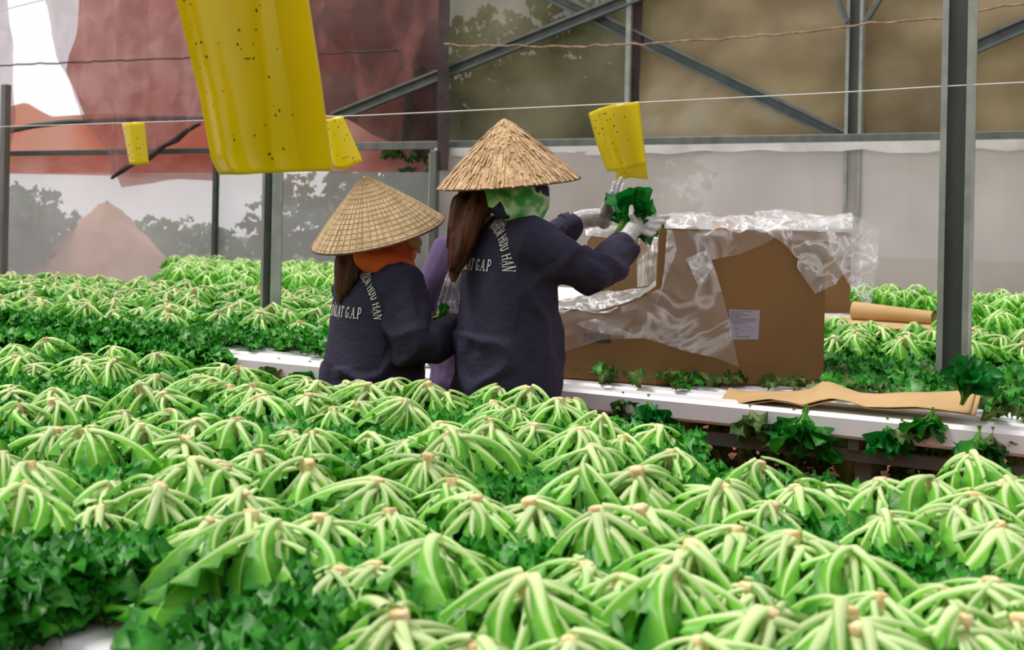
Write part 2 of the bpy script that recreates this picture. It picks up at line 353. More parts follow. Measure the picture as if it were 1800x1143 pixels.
# the other walls of the greenhouse, behind and beside the camera
panel('film_panel', ((-24, 3.3), (6, 3.3), (6, 0), (-24, 0)), -4.0, 'tarp', 0.06, 0.5, nu=40, nv=10, parent=tag(empty('wall_front', AB(-8, -4, 0)), 'greenhouse film wall behind the camera', kind='structure'))
wr = tag(empty('wall_right', AB(5, 4, 0)), 'brown film wall at the near end of the benches', kind='structure')
bm = gridmesh(coons([AB(5.0, -4, 3.3), AB(5.0, 13, 3.3)], [AB(5.0, -4, 0), AB(5.0, 13, 0)], nu=30, nv=8), lambda u, v, p: UBV * (fbm(p, .6) * .05)); o = obj('film_panel', bm, None, 'tarp', True); to_parent(o, wr)

# cloths and shade nets hung in the left bay
def hung(name, top, bottom, left, right, b, m, amp, sc, label, cat, nu=40, nv=40, pleat=0.0, bag=0.0):
    f = lambda L: [PB(x, y, b) for x, y in L]
    g = coons(f(top), f(bottom), f(left) if left else None, f(right) if right else None, nu, nv)
    def dsp(u, v, p):
        a_, b_ = toab(p)
        return VBV * (fbm(p, sc) * amp + pleat * math.sin(a_ * 9 + 2 * noise.noise(p)) + bag * math.sin(math.pi * v))
    o = obj(name, gridmesh(g, dsp), None, m, smooth=True)
    return tag(o, label, cat)
hung('red_cloth', [(150, -140), (460, -160), (790, -150)], [(215, 330), (400, 300), (775, 305)], [(150, -140), (132, 60), (118, 125), (160, 230), (215, 330)], None, BW + 0.55, 'redcloth', 0.05, 1.2, 'salmon red cloth hanging behind the shade nets', 'cloth', pleat=0.03)
hung('orange_cloth', [(15, 188), (45, 180), (90, 205), (180, 200), (400, 205)], [(15, 282), (400, 282)], None, None, BW + 0.40, 'orangecloth', 0.03, 1.2, 'faded orange cloth behind the dark horizontal rail', 'cloth', 40, 12, 0.0)
hung('red_strip', [(15, 272), (380, 272)], [(15, 305), (200, 309), (380, 318)], None, None, BW + 0.12, 'redcloth', 0.02, 1.5, 'pink red cloth strip under the dark rail', 'cloth', 40, 8, 0.0)
n1 = hung('shade_net', [(72, -10), (75, -150), (480, -160)][1:], [(197, 312), (240, 284), (300, 250), (352, 218), (480, 190)], [(60, -150), (75, 0), (108, 115), (150, 205), (180, 260), (197, 312)], None, BW - 0.26, 'net', 0.06, 1.4, 'see-through purple shade net with a ragged lower corner', 'shade net', 90, 60, 0.05)
bm = bmesh.new(); tube(bm, [PB(x, y, BW - 0.24) + Vector((0, 0, 0.02 * math.sin(x))) for x, y in ((196, 316), (215, 302), (240, 287), (262, 274), (290, 258), (310, 248), (330, 228), (352, 218))], [0.02, 0.04, 0.03, 0.05, 0.03, 0.045, 0.035, 0.02], 6)
o = obj('net_hem', bm, None, 'nethem', True); to_parent(o, n1); o['label'] = 'dark rolled hem'
n2 = hung('shade_net', [(520, -150), (790, -150)], [(560, 200), (600, 205), (660, 238), (720, 262), (775, 290)], None, None, BW + 0.06, 'netdark', 0.07, 1.3, 'dark mottled shade net beside the olive film', 'shade net', 50, 50, 0.03)
hung('shade_net', [(-60, -150), (12, -150)], [(-60, 305), (8, 308)], None, [(12, -150), (14, 20), (22, 120), (26, 200), (14, 300), (8, 308)], BW - 0.22, 'net', 0.04, 1.4, 'narrow purple shade net at the photo\'s edge beside the sky', 'shade net', 20, 50, 0.02)
hung('brown_drape', [(768, -150), (792, -150)], [(768, 300), (790, 300)], None, None, BW - 0.2, 'nethem', 0.03, 1.4, 'narrow dark drape where the nets meet the olive film', 'drape', 8, 40, 0.02)
hung('black_strip', [(1112, -150), (1136, -150)], [(1098, 182), (1122, 182)], None, None, BW - 0.02, 'nethem', 0.03, 1.4, 'black rubber strip beside the brown film', 'strip', 6, 40, 0.01)

# steel frame: lipped posts inside, columns and braces at the back wall
def cprofile(name, a, b, z0, z1, w, dp, label, group=None, lean=-0.0):
    root = empty(name, AB(a, b, z0), BANG)
    h = z1 - z0; t = 0.006
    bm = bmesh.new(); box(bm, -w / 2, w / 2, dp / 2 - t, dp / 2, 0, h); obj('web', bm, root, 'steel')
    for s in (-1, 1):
        bm = bmesh.new(); x0 = s * w / 2; box(bm, min(x0, x0 - s * t), max(x0, x0 - s * t), -dp / 2, dp / 2, 0, h); obj('flange', bm, root, 'steel_pale_lit')
        bm = bmesh.new(); x1 = x0 - s * 0.2 * w; box(bm, min(x0, x1), max(x0, x1), -dp / 2 - t, -dp / 2, 0, h); obj('lip', bm, root, 'steel_pale_lit')
    return tag(root, label, 'post', group)
pr = PB(1676, 640, 5.9); pl = PB(476, 530, 5.9)
cprofile('steel_post', toab(pr)[0], 5.9, 0, 3.2, 0.135, 0.07, 'wide galvanised post rising through the lettuce, large in the foreground')
cprofile('steel_post', toab(pl)[0], 5.9, 0, 3.2, 0.10, 0.07, 'galvanised post below the big yellow sheet, behind the smaller woman')
ac = za(1505, 100, BW)[0]
cprofile('steel_post', ac, BW - 0.02, 0, 4.4, 0.17, 0.10, 'steel column against the brown film where two braces meet')
def pole(name, pts, r, m, label, cat, k=8, parent=None, group=None):
    bm = bmesh.new(); tube(bm, pts, r, k); return tag(obj(name, bm, None, m, True), label, cat, group)
def colz(x, y, b, z0, z1, w, name, m, label):
    a = za(x, y, b)[0]
    bm = bmesh.new(); box(bm, -w / 2, w / 2, -w / 2, w / 2, 0, z1 - z0); bmesh.ops.bevel(bm, geom=bm.edges[:], offset=0.006, segments=1, affect='EDGES')
    o = tag(obj(name, bm, None, m), label, 'post'); o.location = AB(a, b, z0); o.rotation_euler = (0, 0, BANG)
colz(378, 400, BW - 0.08, 0, zf + 0.25, 0.07, 'thin_post', 'darkpipe', 'thin dark post against the hazy film')
colz(1105, 100, BW - 0.06, zr, 4.4, 0.06, 'thin_post', 'steel_pale_lit', 'slim pale upright beside the black strip')
colz(762, 400, BW - 0.2, 0, zr, 0.09, 'thin_post', 'steel', 'grey upright behind the two women')
colz(8, 300, BW - 0.35, 0, za(8, 155, BW)[1], 0.11, 'thin_post', 'steel', 'grey upright at the far edge of the hazy film')
def brace(p0, p1, w, label, b=BW - 0.09, cat='brace'):
    A, B = PB(*p0, b), PB(*p1, b); d = (B - A); L = d.length; d.normalize(); n = VBV; u = n.cross(d).normalized()
    mt = Matrix((( d.x, n.x, u.x, A.x), (d.y, n.y, u.y, A.y), (d.z, n.z, u.z, A.z), (0, 0, 0, 1)))
    root = empty('diagonal_brace'); root.matrix_basis = mt
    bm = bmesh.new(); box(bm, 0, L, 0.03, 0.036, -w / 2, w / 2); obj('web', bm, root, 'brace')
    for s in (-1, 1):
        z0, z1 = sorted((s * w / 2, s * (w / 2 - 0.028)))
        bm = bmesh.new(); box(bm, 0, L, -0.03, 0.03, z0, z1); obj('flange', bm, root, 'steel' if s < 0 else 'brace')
    return tag(root, label, cat)
brace((585, 207), (1230, -52), 0.14, 'long grey brace climbing from the dark net over the tall woman')
brace((880, -50), (1488, 243), 0.14, 'grey brace descending to the column across the brown film', BW + 0.0)
brace((1690, 92), (1900, 0), 0.14, 'short grey brace rising behind the foreground post', BW - 0.09)
brace((1489, 40), (1455, -40), 0.05, 'slim strut leaving the column top beside the descending brace', BW - 0.10)
brace((1520, 40), (1570, -40), 0.05, 'slim strut leaving the column top toward the foreground post', BW - 0.10)
def rail(name, a0, a1, z, b, h, m, label):
    bm = bmesh.new(); box(bm, 0, a1 - a0, -0.03, 0.03, -h / 2, h / 2); bmesh.ops.bevel(bm, geom=bm.edges[:], offset=0.006, segments=1, affect='EDGES')
    o = tag(obj(name, bm, None, m), label, 'rail'); o.location = AB(a0, b, z); o.rotation_euler = (0, 0, BANG)
rail('wall_rail', aC - 1.3, aG, zr + 0.07, BW - 0.05, 0.10, 'steel', 'long grey rail between the brown films and the pale sheet')
z2 = za(200, 268, BW)[1]
rail('wall_rail', aL, za(385, 268, BW)[0], z2, BW - 0.05, 0.075, 'darkpipe', 'dark rail crossing the faded orange cloth')
pole('curved_pole', [PB(x, y, BW - 0.1) for x, y in ((10, 231), (60, 221), (120, 214), (190, 211), (280, 208), (372, 209), (480, 210))], [0.045, 0.045, 0.04, 0.04, 0.04, 0.04, 0.04], 'darkpipe', 'dark bent pole behind the ragged shade net', 'pole')

# wires
def wire(pts, r, m, label, b, sag=0.0, wob=0.0, n=60):
    q = resample([PB(x, y, b) for x, y in pts], n)
    q = [p + Vector((0, 0, -sag * math.sin(math.pi * i / (n - 1)) + wob * noise.noise(Vector((i * 0.7, b, 0))))) for i, p in enumerate(q)]
    return pole('wire', q, r, m, label, 'wire', 5)
wire([(-120, 229), (0, 223), (640, 203), (1030, 185), (1490, 162), (1655, 152), (1900, 140)], 0.0032, 'wire', 'thin pale wire carrying the small yellow traps', 5.86)
wire([(780, 78), (860, 80), (1000, 83), (1150, 77), (1350, 62), (1500, 44), (1660, 30), (1760, 10), (1830, 4)], 0.011, 'rustwire', 'brown twisted wire in front of the film wall', BW - 0.35, wob=0.03)
wire([(-20, 115), (110, 111), (330, 102), (540, 95), (700, 88)], 0.012, 'nethem', 'dark wire drooping across the shade nets', BW - 0.38, wob=0.02)
wire([(-30, 26), (75, 0), (140, -16)], 0.008, 'wire', 'pale wire against the white sky', BW - 0.4, n=12)
# ------------------------------------------------------------------ benches and channels
ZT = 0.71            # channel top
BEDS = [('front', 1.28, 3.12, -6.2, 2.6), ('middle', 4.74, 7.35, -8.0, 2.4), ('far', 8.3, 11.9, -8.6, 1.0)]
def channel_mesh(L, w=0.13, h=0.088):
    bm = bmesh.new(); prof = []
    for x, y in ((-w/2, -h+0.012), (-w/2+0.012, -h), (w/2-0.012, -h), (w/2, -h+0.012), (w/2, -0.014), (w/2-0.014, 0), (-w/2+0.014, 0), (-w/2, -0.014)): prof.append((x, y))
    v0 = [bm.verts.new((0, x, y)) for x, y in prof]; v1 = [bm.verts.new((L, x, y)) for x, y in prof]
    for i in range(8): bm.faces.new((v0[i], v0[(i+1) % 8], v1[(i+1) % 8], v1[i]))
    bm.faces.new(v0[::-1]); bm.faces.new(v1)
    m = bpy.data.meshes.new('growing_channel'); bm.to_mesh(m); bm.free(); m.materials.append(M['pvc']); return m
for name, b0, b1, a0, a1 in BEDS:
    step = 0.18 if name != 'far' else 0.24
    n = int((b1 - b0) / step) + 1
    if name == 'middle': lens = [(a0, -4.62), (-4.6, -2.62), (-2.6, -0.5), (-0.48, a1)]
    me = channel_mesh(a1 - a0)
    for i in range(n):
        b = b0 + i * step
        o = inst('growing_channel', me); o.location = AB(a0, b, ZT); o.rotation_euler = (0, 0, BANG)
        which = 'nearest the camera' if i == 0 else ('farthest back' if i == n - 1 else f'{ORD[i]} back from its front edge')
        tag(o, f'white plastic growing channel of the {name} bench, {which}', 'channel', f'channels of the {name} bench')
    root = empty('growing_bench', AB(a0, b0, 0), BANG)
    tag(root, {'front': 'steel bench under the nearest lettuces', 'middle': 'steel bench carrying the open carton behind the women', 'far': 'steel bench under the distant lettuces by the wall'}[name], 'bench')
    w = b1 - b0; L = a1 - a0
    for y in (0.02, w * 0.5, w - 0.02):
        bm = bmesh.new(); box(bm, 0, L, y - 0.02, y + 0.02, ZT - 0.088 - 0.09, ZT - 0.088 - 0.045); obj('rail', bm, root, 'steel')
    step_l = 0.0
    xs = []
    x = 0.35
    while x < L: xs.append(x); x += 1.05
    for x in xs:
        bm = bmesh.new(); box(bm, x - 0.02, x + 0.02, -0.03, w + 0.03, ZT - 0.088 - 0.045, ZT - 0.088); obj('cross_bar', bm, root, 'steel')
        for y in (0.12, w * 0.5, w - 0.05):
            bm = bmesh.new(); box(bm, x - 0.03, x + 0.03, y - 0.02, y + 0.02, 0, ZT - 0.088 - 0.09); obj('leg', bm, root, 'steel')

# ------------------------------------------------------------------ leaves
def leaf_arrays(rng, R, h, W, kind):
    """one leaf hanging from the cut base: a pale raised midrib with a frilled blade on both sides"""
    nt = 15; curl = rng.uniform(-0.6, 0.6); ph = rng.uniform(0, 6.28); fr = rng.uniform(15, 22); kk = rng.uniform(-0.1, 0.6); RW = rng.uniform(0.0045, 0.0082); wig = rng.uniform(-0.012, 0.012)
    verts, tone, faces = [], [], []
    def spine(t):
        if kind == 0: r = 0.009 + R * (t ** 0.95); z = h * (1.02 - kk * t - (1 - kk) * t * t)
        else: r = 0.035 + R * t; z = h * (0.60 - 0.22 * t - 0.40 * t * t) + 0.012 * math.sin(6 * t + ph)
        a = curl * t * t
        return Vector((r * math.cos(a), r * math.sin(a) + wig * math.sin(5 * t + ph), max(z, 0.006)))
    S = [spine(i / (nt - 1)) for i in range(nt)]
    T = [(S[min(nt-1, i+1)] - S[max(0, i-1)]).normalized() for i in range(nt)]
    sd = [t.cross(Vector((0, 0, 1))).normalized() for t in T]; nm = [sd[i].cross(T[i]).normalized() for i in range(nt)]
    ns = 9; start = 0.07 if kind == 0 else 0.0
    for i in range(nt):
        t = i / (nt - 1)
        wv = max(0.0, min(1.0, (t - start) / 0.72)); wv = wv * wv * (3 - 2 * wv)
        end = 1.0 if i < nt - 2 else (0.8 if i == nt - 2 else 0.35)
        rw = (RW * max(0.06, 1 - 1.12 * t ** 0.9) + 0.0003) * (1.0 if kind == 0 else 0.4); rh = rw * 0.75
        for j in range(ns):
            m = j - 4; e = abs(m)
            if e <= 1: off, lift, tn = m * rw, rh * (1.0 if e == 0 else 0.72), 0.02 + 0.55 * t ** 1.3
            elif e == 2: off, lift, tn = math.copysign(rw * 1.15 + 0.0005, m), -0.001, 0.22 + 0.50 * t
            else:
                q = (e - 2) / 2; lobe = 0.55 + 0.45 * abs(math.sin(fr * 0.75 * t + ph + (1.3 if m > 0 else 0))) if e == 4 else 1.0
                w = W * wv * end * lobe * q
                off = math.copysign(rw * 1.15 + w, m)
                lift = -0.30 * w - 0.002 + W * 0.55 * wv * q ** 1.3 * math.sin(fr * t * 2.0 + ph + m * 0.8)
                tn = min(1.0, 0.32 + 0.30 * q + 0.55 * t) if kind == 0 else min(1.0, 0.55 + 0.25 * q + 0.2 * t)
            if kind == 1: tn = max(tn, 0.42)
            p = S[i] + sd[i] * off + nm[i] * lift
            if p.z < 0.003: p.z = 0.003
            verts.append(p); tone.append(tn)
    for i in range(nt - 1):
        for j in range(ns - 1):
            a = i * ns + j; faces.append((a, a + 1, a + ns + 1, a + ns))
    return verts, faces, tone
def mesh_from(verts, faces, tone, name, m):
    me = bpy.data.meshes.new(name); me.from_pydata([tuple(v) for v in verts], [], faces)
    at = me.attributes.new('tone', 'FLOAT', 'POINT'); at.data.foreach_set('value', [float(x) for x in tone])
    me.materials.append(M[m]); me.polygons.foreach_set('use_smooth', [True] * len(me.polygons)); return me
rng = random.Random(11)
STALK_A = [leaf_arrays(rng, rng.uniform(0.115, 0.20), rng.uniform(0.128, 0.142), rng.uniform(0.026, 0.050), 0) for _ in range(28)]
FRILL_A = [leaf_arrays(rng, rng.uniform(0.12, 0.17), rng.uniform(0.10, 0.13), rng.uniform(0.038, 0.058), 1) for _ in range(10)]
STALK = [mesh_from(*x, 'stalk_leaf', 'leaf') for x in STALK_A]
FRILL = [mesh_from(*x, 'frilled_leaf', 'leaf') for x in FRILL_A]
def core_mesh():
    bm = bmesh.new(); rows = []
    for z, r in ((0.095, 0.010), (0.122, 0.0125), (0.136, 0.0145), (0.1445, 0.0140), (0.1465, 0.0105)):
        rows.append([bm.verts.new((r * (1 + 0.08 * math.sin(3 * j + z * 90)) * math.cos(j * math.pi / 5), r * math.sin(j * math.pi / 5), z)) for j in range(10)])
    for i in range(4):
        for j in range(10): bm.faces.new((rows[i][j], rows[i][(j+1) % 10], rows[i+1][(j+1) % 10], rows[i+1][j]))
    bm.faces.new(rows[-1]); bm.faces.new(rows[0][::-1])
    m = bpy.data.meshes.new('cut_base'); bm.to_mesh(m); bm.free(); m.materials.append(M['core']); m.polygons.foreach_set('use_smooth', [True] * len(m.polygons)); return m
CORE = core_mesh()
HL = 0.135           # height of a head
def lettuce(p, s, rng, ns, nf, tilt=0.22):
    root = empty('lettuce', p); root.scale = (s, s, s * rng.uniform(0.9, 1.12))
    root.rotation_euler = (rng.uniform(-tilt, tilt), rng.uniform(-tilt, tilt), rng.uniform(0, 6.28))
    inst('cut_base', CORE, root).rotation_euler = (rng.uniform(-0.04, 0.04), rng.uniform(-0.04, 0.04), 0)
    for i in range(ns):
        o = inst('leaf', rng.choice(STALK), root); o.rotation_euler = (0, 0, 2 * math.pi * (i + rng.uniform(-0.42, 0.42)) / ns)
        q = rng.uniform(0.82, 1.15); o.scale = (q, q * rng.choice((-1, 1)), rng.uniform(0.86, 1.06))
    for i in range(max(4, ns // 2)):
        o = inst('leaf', rng.choice(STALK), root); o.rotation_euler = (0, 0, 2 * math.pi * (i + rng.uniform(-0.5, 0.5)) / max(4, ns // 2))
        q = rng.uniform(0.55, 0.78); o.scale = (q, q * rng.choice((-1, 1)), rng.uniform(0.9, 1.0))
    for i in range(nf):
        o = inst('leaf', rng.choice(FRILL), root); o.rotation_euler = (0, 0, 2 * math.pi * (i + rng.uniform(-0.4, 0.4)) / nf)
        q = rng.uniform(0.8, 1.15); o.scale = (q, q, rng.uniform(0.7, 1.1))
    return root
# the far bench: too many and too small, one mass of the same heads
def merge(parts, name, m):
    """parts: list of ((verts, faces, tone), Matrix)"""
    V, Fc, T = [], [], []; o = 0
    for (v, f, t), mt in parts:
        A = np.array([tuple(x) for x in v]); A = A @ np.array(mt.to_3x3()).T + np.array(mt.translation)
        V.append(A); Fc += [tuple(i + o for i in q) for q in f]; T += t; o += len(v)
    return mesh_from(np.concatenate(V).tolist(), Fc, T, name, m)
# loose leaves filling the gaps between the heads
def litter_leaf(rng):
    L, W = rng.uniform(0.05, 0.09), rng.uniform(0.018, 0.034); ph = rng.uniform(0, 6); fr = rng.uniform(13, 21); v, f, t = [], [], []
    for i in range(7):
        u = i / 6; w = W * math.sin(math.pi * (0.05 + 0.89 * u)) ** 0.6 * (0.84 + 0.16 * (i % 2))
        for j in range(5):
            s = (j - 2) / 2
            v.append(Vector((u * L - L / 2, s * w, 0.60 * W * abs(s) ** 1.4 * math.sin(fr * u + ph + 2.1 * s) + 0.28 * L * math.sin(2.4 * u))))
            t.append(0.22 + 0.3 * u + 0.48 * abs(s))
    for i in range(6):
        for j in range(4): a = i * 5 + j; f.append((a, a + 1, a + 6, a + 5))
    return v, f, t
LIT = [litter_leaf(random.Random(i)) for i in range(12)]
def litter(n, b0, b1, a0, a1, zmax, seed, name, label, m='litter', keep=None, scale=(0.8, 1.4)):
    rng = random.Random(seed); parts = []; tries = 0
    while len(parts) < n and tries < n * 12:
        tries += 1
        p = AB(rng.uniform(a0, a1), rng.uniform(b0, b1), ZT + 0.012 + zmax * rng.random() ** 1.3); x, y = topx(p)
        if x < -80 or x > 1880 or y > 1250: continue
        if keep and not keep(x, y, *toab(p)): continue
        s = rng.uniform(*scale)
        parts.append((rng.choice(LIT), Matrix.Translation(p) @ Matrix.Rotation(rng.uniform(0, 6.28), 4, 'Z') @ Matrix.Rotation(rng.uniform(-0.8, 0.8), 4, 'X') @ Matrix.Rotation(rng.uniform(-0.6, 0.6), 4, 'Y') @ Matrix.Diagonal((s, s, s, 1))))
    return tag(obj(name, merge(parts, name, m)), label, 'leaves', kind='stuff')
# ------------------------------------------------------------------ leafy bunches
def bunch_leaf(rng, L, W, droop=0.0):
    nt, ns = 15, 13; ph = rng.uniform(0, 6); v, f, tn = [], [], []; bend = rng.uniform(0.10, 0.5)
    for i in range(nt):
        t = i / (nt - 1); c = Vector((L * (0.05 * t + bend * t ** 2.4), 0, L * t))
        wv = max(0, min(1, (t - 0.22) / 0.6)); wv *= wv * (3 - 2 * wv); w0 = 0.007 + W * wv
        for j in range(ns):
            s = -1 + 2 * j / (ns - 1); e = abs(s)
            edge = max(e ** 1.6, max(0, (t - .6) / .4)) * wv
            rf = W * .42 * edge * math.sin(8 * t + ph + 7.5 * s) + W * .16 * edge * math.sin(17 * t - ph + 14 * s)
            v.append(c + Vector((rf, s * w0, -.34 * L * e * e * t * wv + .012 * edge * math.sin(9 * s + ph)))); tn.append(min(1, 0.05 + 1.15 * t * (0.6 + 0.4 * e)))
    for i in range(nt - 1):
        for j in range(ns - 1): a = i * ns + j; f.append((a, a + 1, a + ns + 1, a + ns))
    return v, f, tn
BUNCH_A = [bunch_leaf(random.Random(50 + i), 0.165, 0.046) for i in range(8)]
BUNCH = {m: [mesh_from(*x, 'ruffled_leaf', m) for x in BUNCH_A] for m in ('greenleaf', 'wilt', 'litter')}
def axis_matrix(p, axis, roll=0.0):
    q = Vector(axis).normalized().to_track_quat('Z', 'Y').to_matrix().to_4x4()
    return Matrix.Translation(p) @ q @ Matrix.Rotation(roll, 4, 'Z')
def bunch(name, p, axis, n, s, label, m='greenleaf', spread=0.5, seed=0, cat='lettuce', group=None):
    rng = random.Random(seed); root = empty(name); root.matrix_basis = axis_matrix(p, axis)
    for i in range(n):
        o = inst('leaf', rng.choice(BUNCH[m]), root); q = s * rng.uniform(0.75, 1.1)
        o.rotation_euler = (0, rng.uniform(-0.12, spread), i * 2.399 + rng.uniform(-.3, .3)); o.rotation_mode = 'XYZ'
        o.matrix_basis = Matrix.Rotation(i * 2.399 + rng.uniform(-.3, .3), 4, 'Z') @ Matrix.Rotation(rng.uniform(-0.15, spread), 4, 'Y') @ Matrix.Diagonal((q, q, q, 1))
    return tag(root, label, cat, group)

# ------------------------------------------------------------------ lettering (serif capitals drawn as strokes)
def arcpts(cx, cy, rx, ry, a0, a1, n=10): return [(cx + rx * math.cos(math.radians(a0 + (a1 - a0) * i / n)), cy + ry * math.sin(math.radians(a0 + (a1 - a0) * i / n))) for i in range(n + 1)]
T1, T2, SR = 0.15, 0.085, 0.06
def glyph(ch):
    S = []; ln = lambda *p, w=T1: S.append((list(p), w)); sf = lambda x, y, h=0.11: S.append(([(x - h, y), (x + h, y)], SR))
    base = {'Ệ': 'E', 'Ữ': 'U', 'Ạ': 'A', 'À': 'A', 'Đ': 'D'}.get(ch, ch); w = 0.75
    if base == 'N':
        w = .82; ln((.13, 0), (.13, 1), w=T2); ln((.13, 1), (.69, 0)); ln((.69, 0), (.69, 1), w=T2); sf(.13, 0); sf(.10, .98); sf(.69, .98)
    elif base == 'H':
        w = .84; ln((.15, 0), (.15, 1)); ln((.69, 0), (.69, 1)); ln((.15, .52), (.69, .52), w=T2)
        for x in (.15, .69): sf(x, .02, .14); sf(x, .98, .14)
    elif base == 'I': w = .40; ln((.2, 0), (.2, 1)); sf(.2, .02, .14); sf(.2, .98, .14)
    elif base == 'E':
        w = .70; ln((.16, 0), (.16, 1)); ln((.04, .97), (.60, .97), w=T2); ln((.04, .03), (.62, .03), w=T2); ln((.16, .52), (.46, .52), w=T2); ln((.6, .97), (.6, .78), w=SR); ln((.62, .03), (.62, .24), w=SR)
    elif base == 'M':
        w = .98; ln((.13, 0), (.13, 1), w=T2); ln((.15, 1), (.48, .05)); ln((.48, .05), (.80, 1), w=T2); ln((.82, 0), (.82, 1)); sf(.13, .02); sf(.82, .02, .13); sf(.09, .98, .09); sf(.87, .98, .1)
    elif base == 'U':
        w = .80; ln((.15, 1), (.15, .3), *arcpts(.39, .28, .24, .25, 180, 360), (.63, 1)); sf(.15, .98, .14); sf(.63, .98, .14)
    elif base == 'A':
        w = .80; ln((.10, 0), (.40, 1), w=T2); ln((.40, 1), (.70, 0)); ln((.22, .36), (.6, .36), w=SR); sf(.10, .02, .11); sf(.70, .02, .12)
    elif base == 'D':
        w = .80; ln((.18, 0), (.18, 1)); ln((.06, .97), (.36, .97), *arcpts(.36, .5, .32, .47, 90, -90), (.06, .03), w=.11)
    elif base == 'L': w = .66; ln((.18, 0), (.18, 1)); sf(.18, .98, .15); ln((.04, .03), (.60, .03), w=T2); ln((.6, .03), (.6, .28), w=SR)
    elif base == 'T': w = .72; ln((.36, 0), (.36, 1)); sf(.36, .02, .14); ln((.05, .97), (.67, .97), w=T2); ln((.05, .97), (.05, .75), w=SR); ln((.67, .97), (.67, .75), w=SR)
    elif base == 'G': w = .80; ln(*arcpts(.40, .5, .30, .46, 45, 315, 14), (.64, .2), (.64, .42), w=.13); sf(.60, .44, .16); ln((.62, .75), (.62, .97), w=SR)
    elif base == 'P': w = .70; ln((.18, 0), (.18, 1)); sf(.18, .02, .14); ln((.06, .97), (.38, .97), *arcpts(.38, .72, .22, .25, 90, -90), (.18, .47), w=.10)
    elif base == '.': w = .24; ln((.06, .06), (.17, .06), w=.12)
    elif base == ' ': w = .42
    if ch == 'Ệ': ln((.18, 1.1), (.34, 1.24), (.5, 1.1), w=.06)
    if ch in 'ỆẠ' and ch != ' ': ln((w / 2 - .06, -.17), (w / 2 + .05, -.17), w=.11)
    if ch == 'À': ln((.24, 1.26), (.42, 1.1), w=.08)
    if ch == 'Đ': ln((.0, .5), (.36, .5), w=.08)
    if ch == 'Ữ': ln((.63, .92), (.80, 1.0), (.80, 1.13), w=.07); ln((.2, 1.13), (.32, 1.2), (.46, 1.12), (.58, 1.2), w=.06)
    return S, w
def lettering(words, place):
    """place(s, t) -> 3-D point for text coordinate s along the line and t up, in em"""
    bm = bmesh.new(); x = 0.0
    for ch in words:
        S, w = glyph(ch)
        for pl_, tw in S:
            for i in range(len(pl_) - 1):
                (xa, ya), (xb, yb) = pl_[i], pl_[i + 1]; L = math.hypot(xb - xa, yb - ya) or 1e-6; nx, ny = -(yb - ya) / L * tw / 2, (xb - xa) / L * tw / 2
                m = max(1, int(L / .18))
                for h in range(m):
                    x0, y0, x1, y1 = xa + (xb - xa) * h / m, ya + (yb - ya) * h / m, xa + (xb - xa) * (h + 1) / m, ya + (yb - ya) * (h + 1) / m
                    q = [(x0 + nx, y0 + ny), (x0 - nx, y0 - ny), (x1 - nx, y1 - ny), (x1 + nx, y1 + ny)]
                    pts = [place(x + a, b) for a, b in q]
                    if all(p is not None for p in pts): bm.faces.new([bm.verts.new(p) for p in pts])
        x += w + 0.06
    return bm, x
def text_len(words): return sum(glyph(c)[1] + 0.06 for c in words)

